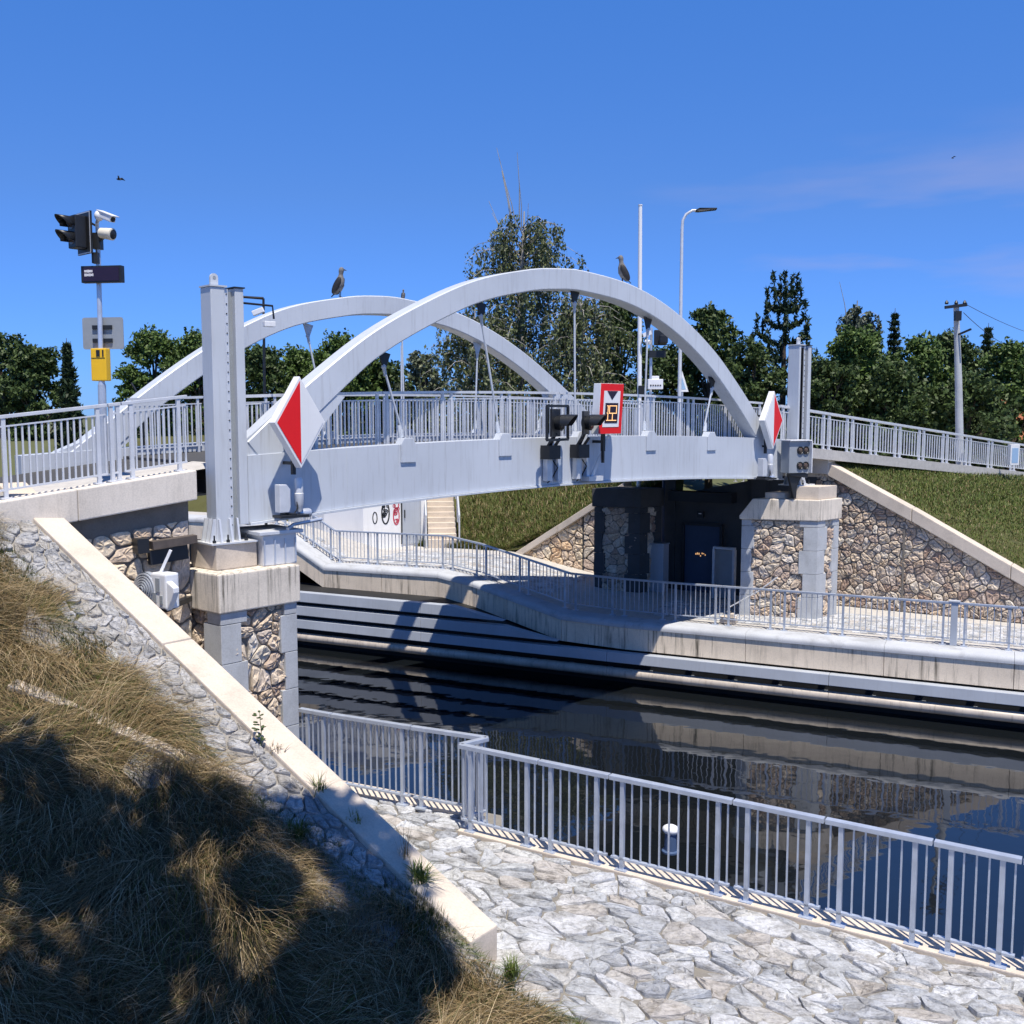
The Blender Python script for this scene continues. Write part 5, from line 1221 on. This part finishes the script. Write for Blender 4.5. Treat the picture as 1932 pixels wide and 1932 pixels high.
def broadleaf(label,base,H,W,mat,seed,n=9000,leaf=.13,low=.22,name='deciduous_tree',group='trees behind the bridge',lobes=26,bark='bark',top=.5,air=1.):
    n=int(n*1.45); leaf*=.8
    R=random.Random(seed); base=Vector(base); r=thing(name,base,label,'tree',group)
    tk=MB(); lean=V(R.uniform(-.03,.03),R.uniform(-.03,.03),0)
    P=[base+lean*(H*k/6)+UP*(H*.85*k/6)+V(R.uniform(-.08,.08),R.uniform(-.08,.08),0)*(k>0) for k in range(7)]
    tk.tube(P,[H*.022*(1-.85*k/6)+.015 for k in range(7)],9)
    cl=[]
    for i in range(lobes):
        z=low+(1-low)*((i+.5)/lobes)**.9; a=i*2.4+R.uniform(-.5,.5)
        prof=math.sin(pi*min(1,max(.0,(z-low)/(1-low))*.86+.12))**top
        rad=W*.5*prof*R.uniform(.35,1.0)
        e=base+lean*(H*z)+V(cos(a)*rad,sin(a)*rad,H*z)
        t0=max(.15,z-.22-.1*R.random()); s=base+lean*(H*t0)+UP*(H*.85*min(1,t0/.85))
        m=s.lerp(e,.55)+UP*R.uniform(-.02,.06)*H
        tk.tube([s,m,e],[H*.007,H*.005,.012],5)
        cl.append((e,W*.5*R.uniform(.30,.52)))
        for _ in range(2):
            q=e+V(R.uniform(-1,1),R.uniform(-1,1),R.uniform(-.6,.8))*W*.14; tk.tube([m,q],[.02,.008],4); cl.append((q,W*.5*R.uniform(.16,.32)))
    tk.build('trunk',M[bark],r,smooth=True)
    C=[]; tot=sum(q[1]**2 for q in cl)
    for e,rad in cl:
        k=int(n*rad*rad/tot); u=rng.normal(0,1,(k,3)); u/=np.linalg.norm(u,axis=1,keepdims=True); rr=rad*rng.uniform(.25,1,(k,1))**.6*(1+.35*np.sin(u[:,:1]*5+seed)*np.cos(u[:,2:]*4))
        C.append(np.array(e)[None]+u*rr*np.array([[1,1,.72]]))
    leaf_mesh('crown',np.concatenate(C),leaf,mat,r)
    return r
def birch(label,base,H,W,seed,mat,n=60,name='birch_tree',leaf=.085,bare=6,group='trees behind the bridge'):
    R=random.Random(seed); base=Vector(base); r=thing(name,base,label,'tree',group); tk=MB()
    P=[base+UP*(H*.97*k/8)+V(R.uniform(-.1,.1),R.uniform(-.1,.1),0)*(k>0) for k in range(9)]
    tk.tube(P,[H*.018*(1-.92*k/8)+.01 for k in range(9)],9); C=[]
    for i in range(n):
        z=.22+.70*(i+.5)/n; a=i*2.4+R.uniform(-.4,.4); s=base+UP*(H*z)
        prof=(1-((z-.42)/.60)**3.2 if z>.42 else .75+.25*(z-.2)/.22); L=W*.5*max(.16,prof)*R.uniform(.5,1.08)
        d=V(cos(a),sin(a),0); pts=[s+d*(L*t)+UP*(L*(1.1*t-1.0*t*t)) for t in (0,.25,.5,.75,1)]
        tk.tube(pts,[.03,.024,.018,.012,.006],5)
        for k in range(12):
            t=R.uniform(.2,1.0); p=s+d*(L*t)+UP*(L*(1.1*t-1.0*t*t))+V(R.uniform(-.2,.2),R.uniform(-.2,.2),0); ln=R.uniform(.06,.17)*H*(.55+.5*t)
            q=p-UP*ln+V(R.uniform(-.15,.15),R.uniform(-.15,.15),0)
            if k%2==0: tk.tube([p,p.lerp(q,.5)+d*.08,q],[.006,.005,.003],3,cap=False)
            m=int(ln*15); tt=rng.uniform(0,1,(m,1)); C.append(np.array(p)[None]*(1-tt)+np.array(q)[None]*tt+rng.normal(0,.055,(m,3))+np.array(d)[None]*.08*np.sin(tt*pi))
    for k in range(bare):
        a=R.uniform(0,6.28); z=R.uniform(.80,.95); s=base+UP*(H*z)+V(cos(a)*.5,0,0); e=s+V(cos(a)*R.uniform(.2,1.2),sin(a)*.5,H*R.uniform(.12,.24))
        tk.tube([s,s.lerp(e,.5)+V(.06,0,0),e],[.03,.02,.01],5)
    tk.build('trunk',M['birchbark'],r,smooth=True)
    leaf_mesh('crown',np.concatenate(C),leaf,mat,r,hang=.8)
def conifer(label,base,H,W,seed,pine=False,name='conifer_tree',group='trees behind the bridge',leaf=.16):
    R=random.Random(seed); base=Vector(base); r=thing(name,base,label,'tree',group); tk=MB(); tk.tube([base,base+UP*H*.6,base+UP*H],[H*.02,H*.012,.012],8); C=[]
    z=.12
    while z<.985:
        nb=R.randint(5,7); a0=R.uniform(0,6)
        for k in range(nb):
            a=a0+2*pi*k/nb+R.uniform(-.25,.25); L=W*.5*((1-z)**(.6 if pine else .85)+(.08 if pine else .05))*R.uniform(.7,1.12); d=V(cos(a),sin(a),0)
            up=(.42 if pine else -.18)
            s=base+UP*H*z; pts=[s+d*(L*t)+UP*(L*(up*t*t if pine else up*t+.22*t*t)) for t in (0,.35,.7,1)]
            tk.tube(pts,[.035,.025,.016,.008],4)
            m=int(L*(48 if pine else 70))+12; tt=rng.uniform(.3 if pine else .12,1.03,(m,1)); pp=np.array(s)[None]+np.array(d)[None]*L*tt+np.array([[0,0,1.]])*L*(up*tt*tt if pine else up*tt+.22*tt*tt)
            sp=np.array([[-d.y,d.x,0]]); C.append(pp+sp*rng.normal(0,.16,(m,1))*L*(1.05-tt)+rng.normal(0,.05,(m,3))-np.array([[0,0,.06]])*rng.uniform(0,1,(m,1)))
            if pine:
                m=34; tt=rng.uniform(0,1,(m,1)); e=pts[-1]; C.append(np.array(e)[None]+np.array([[0,0,1.]])*tt*.8+rng.normal(0,.05,(m,3)))
        z+=.035 if not pine else .075
    tk.build('trunk',M['bark'],r,smooth=True)
    leaf_mesh('crown',np.concatenate(C),leaf,M['needle'],r,aspect=.30,hang=-.7 if pine else .2)
def tb(X,d,z=1.): 
    p=at(X,781,d); return V(p.x,p.y,z)
def th(Y,d,z=1.): return CZ+(781-Y)/1932*d*1.0-z
def pw(px,d): return px/1932*d
# left group
broadleaf('dark rounded tree at the far left edge of the treeline',tb(10,62),th(650,62),pw(160,62),M['leaf'],1,n=9000,leaf=.17)
broadleaf('dark low tree just left of the small left conifer',tb(58,58),th(662,58),pw(105,58),M['leaf'],2,n=9000,leaf=.16)
conifer('small dark spruce left of the signal mast',tb(131,48),th(640,48),pw(78,48),3)
broadleaf('bright green tree behind the left end of the far arch',tb(300,60),th(640,60),pw(135,60),M['leafb'],4,n=9000,leaf=.15)
broadleaf('bright green tree half hidden behind the near guide tower',tb(375,58),th(645,58),pw(140,58),M['leafb'],5,n=9000,leaf=.15)
broadleaf('small dark tree just right of the near guide tower under the far arch',tb(490,56),th(668,56),pw(130,56),M['leaf'],6,n=9000,leaf=.15)
broadleaf('low green tree under the far arch above the red-left diamond',tb(575,60),th(664,60),pw(140,60),M['leafb'],7,n=9000,leaf=.15)
broadleaf('green tree rising behind the left flank of the near arch',tb(655,58),th(640,58),pw(140,58),M['leafb'],8,n=9000,leaf=.15)
broadleaf('low dark tree between the two arches left of the birch',tb(730,60),th(690,60),pw(140,60),M['leaf'],9,n=8000,leaf=.15)
broadleaf('silvery shrub-like tree left of the birch skirts',tb(795,54),th(672,54),pw(80,54),M['willow'],10,n=5000,leaf=.13)
birch('tall weeping birch with bare top twigs, highest tree at the centre',tb(985,50),th(392,50),pw(330,50),11,M['birchleaf'],n=100,bare=9)
birch('lower weeping birch in front left of the tall birch',tb(900,47),th(575,47),pw(240,47),12,M['birchleaf'],n=90,bare=2)
birch('lower weeping birch under the crown of the near arch',tb(1095,47),th(545,47),pw(230,47),13,M['birchleaf'],n=90,bare=2)
broadleaf('dark leafy tree behind the tall white pole',tb(1175,50),th(575,50),pw(130,50),M['leaf'],14,n=9000,leaf=.13)
broadleaf('dark shrubby tree low behind the far signal mast',tb(1262,54),th(672,54),pw(130,54),M['leaf'],15,n=8000,leaf=.13)
broadleaf('rounded dark tree right of the curved street lamp',tb(1340,52),th(592,52),pw(125,52),M['leaf'],16,n=9000,leaf=.14)
broadleaf('dark tree filling behind the right foot of the near arch',tb(1418,48),th(655,48),pw(120,48),M['leaf'],17,n=8000,leaf=.13)
conifer('tall upswept pine left of the far guide tower',tb(1476,52),th(538,52),pw(185,52),18,pine=True,name='pine_tree')
birch('pale feathery willow rising behind the far guide tower',tb(1612,54),th(560,54),pw(150,54),19,M['willow'],n=50,name='willow_tree',bare=1,leaf=.12)
broadleaf('large bright green tree right of the far guide tower',tb(1610,46),th(635,46),pw(150,46),M['leafb'],20,n=11000,leaf=.12)
conifer('slim dark spruce right of the feathery willow',tb(1682,56),th(585,56),pw(80,56),21)
broadleaf('green tree left of the utility pole',tb(1725,48),th(650,48),pw(140,48),M['leafb'],22,n=10000,leaf=.12)
broadleaf('dark tree directly behind the utility pole',tb(1795,52),th(640,52),pw(120,52),M['leaf'],23,n=9000,leaf=.13)
conifer('small spruce top right of the utility pole',tb(1858,58),th(612,58),pw(90,58),24)
broadleaf('green tree at the far right edge above the orange roof',tb(1915,47),th(655,47),pw(120,47),M['leafb'],25,n=9000,leaf=.12)
broadleaf('leafy understorey tree right of the guide tower behind the road railing',tb(1560,44),th(690,44),pw(120,44),M['leaf'],26,n=8000,leaf=.12)
broadleaf('leafy understorey tree behind the road railing left of the utility pole',tb(1680,43),th(700,43),pw(140,43),M['leaf'],27,n=9000,leaf=.12)
broadleaf('leafy understorey tree behind the road railing at the right',tb(1830,43),th(720,43),pw(150,43),M['leaf'],28,n=9000,leaf=.12)
SUN=V(.128,-.373,1.).normalized()
def shade_tree(label,target,dist,W,base,seed,n,lobes=16):
    R=random.Random(seed); c=Vector(target)+SUN*dist; base=Vector(base); r=thing('shade_tree',base,label,'tree','shade trees behind the viewpoint')
    tk=MB(); m1=base+UP*(c.z*.45)+(c-base)*.04; m2=base.lerp(c,.7)+UP*1.2
    tk.tube([base,m1,m2,c],[.20,.16,.10,.04],10); C=[]
    for i in range(lobes):
        u=V(R.gauss(0,1),R.gauss(0,1),R.gauss(0,.6)); u.normalize(); e=c+u*W*.5*R.uniform(.3,1.0); tk.tube([m2.lerp(c,R.random()),c.lerp(e,.5)+UP*.1,e],[.04,.025,.01],5)
        k=n//lobes; d=rng.normal(0,1,(k,3)); d/=np.linalg.norm(d,axis=1,keepdims=True); C.append(np.array(e)[None]+d*W*R.uniform(.07,.15)*rng.uniform(.1,1,(k,1))**.5)
    tk.build('trunk',M['bark'],r,smooth=True); leaf_mesh('crown',np.concatenate(C),.13,M['leaf'],r)
shade_tree('tall shade tree leaning over the grass slope from behind the viewpoint',on_slope(200,1640),13.5,5.4,V(4.2,-5,-.05),101,2900,18)
shade_tree('second shade tree behind the viewpoint, reaching over the coping end',on_slope(560,1690),14.5,3.6,V(6.2,-6,-.05),102,2300,13)
shade_tree('third shade tree behind the viewpoint, over the bottom of the slope',on_slope(380,1900),13,3.8,V(2.4,-7,-.05),103,2400,13)
# ================================================================ WORLD, SUN, CAMERA
w=bpy.data.worlds.new('World'); scene.world=w; w.use_nodes=True; nt=w.node_tree; N=nt.nodes; L=nt.links
bg=N['Background']; sky=N.new('ShaderNodeTexSky'); sky.sky_type='NISHITA'; sky.sun_disc=False
sky.sun_elevation=math.asin(SUN.z); sky.sun_rotation=math.atan2(SUN.x,SUN.y); sky.altitude=0; sky.air_density=1.0; sky.dust_density=.0; sky.ozone_density=4.5
tc=N.new('ShaderNodeTexCoord'); mp=N.new('ShaderNodeMapping'); mp.inputs['Scale'].default_value=(1.6,1.6,9.); mp.inputs['Rotation'].default_value=(0,.14,0); L.new(tc.outputs['Generated'],mp.inputs['Vector'])
nz=N.new('ShaderNodeTexNoise'); nz.inputs['Scale'].default_value=1.9; nz.inputs['Detail'].default_value=5; nz.inputs['Roughness'].default_value=.5; L.new(mp.outputs[0],nz.inputs['Vector'])
rp_=N.new('ShaderNodeValToRGB'); rp_.color_ramp.elements[0].position=.52; rp_.color_ramp.elements[1].position=.75; L.new(nz.outputs['Fac'],rp_.inputs['Fac'])
sx_=N.new('ShaderNodeSeparateXYZ'); L.new(tc.outputs['Generated'],sx_.inputs[0])
def band(src,a,b,c,d):
    r=N.new('ShaderNodeValToRGB'); e=r.color_ramp.elements; e[0].position=a; e[0].color=(0,0,0,1); e[1].position=b; e[1].color=(1,1,1,1)
    for p,k in ((c,1),(d,0)):
        x=e.new(p); x.color=(k,k,k,1)
    L.new(src,r.inputs['Fac']); return r.outputs['Color']
def mul(a,b):
    m=N.new('ShaderNodeMath'); m.operation='MULTIPLY'; L.new(a,m.inputs[0])
    if isinstance(b,float): m.inputs[1].default_value=b
    else: L.new(b,m.inputs[1])
    return m.outputs[0]
k=mul(mul(mul(rp_.outputs['Color'],band(sx_.outputs['Z'],.06,.12,.17,.26)),band(sx_.outputs['X'],.02,.3,.8,1.)),.55)
mx=N.new('ShaderNodeMix'); mx.data_type='RGBA'; L.new(k,mx.inputs[0]); ins=[i for i in mx.inputs if i.type=='RGBA']; 
zr_=N.new('ShaderNodeValToRGB'); e=zr_.color_ramp.elements; e[0].position=.0; e[0].color=(.16,.34,.86,1); e[1].position=.42; e[1].color=(.30,.60,1.,1); y_=e.new(1.); y_.color=(.13,.20,.30,1); x_=e.new(.2); x_.color=(.28,.45,.77,1); L.new(sx_.outputs['Z'],zr_.inputs['Fac'])
mm_=N.new('ShaderNodeMix'); mm_.data_type='RGBA'; mm_.blend_type='MULTIPLY'; mm_.inputs[0].default_value=1.; i2=[i for i in mm_.inputs if i.type=='RGBA']; L.new(sky.outputs[0],i2[0]); L.new(zr_.outputs['Color'],i2[1]); L.new([o for o in mm_.outputs if o.type=='RGBA'][0],ins[0]); ins[1].default_value=(2.6,2.5,3.6,1)
L.new([o for o in mx.outputs if o.type=='RGBA'][0],bg.inputs['Color']); bg.inputs['Strength'].default_value=.15
sd_=bpy.data.lights.new('sun','SUN'); sd_.energy=5.0; sd_.angle=math.radians(.5); sd_.color=(1,.93,.83)
so=bpy.data.objects.new('sun',sd_); COL.objects.link(so); so.rotation_euler=SUN.to_track_quat('Z','Y').to_euler(); so.location=SUN*60
cam=bpy.data.cameras.new('camera'); co=bpy.data.objects.new('camera',cam); COL.objects.link(co); co.location=(0,0,CZ); co.rotation_euler=(pi/2-TH,0,0)
cam.sensor_width=36; cam.lens=36; cam.clip_start=.05; cam.clip_end=5000; scene.camera=co
scene.render.engine='CYCLES'; scene.render.resolution_x=1024; scene.render.resolution_y=1024
vs_=scene.view_settings; vs_.view_transform='Standard'; vs_.look='None'; vs_.exposure=.29; vs_.gamma=1

c_=scene.cycles; c_.max_bounces=6; c_.diffuse_bounces=3; c_.glossy_bounces=3; c_.transmission_bounces=3
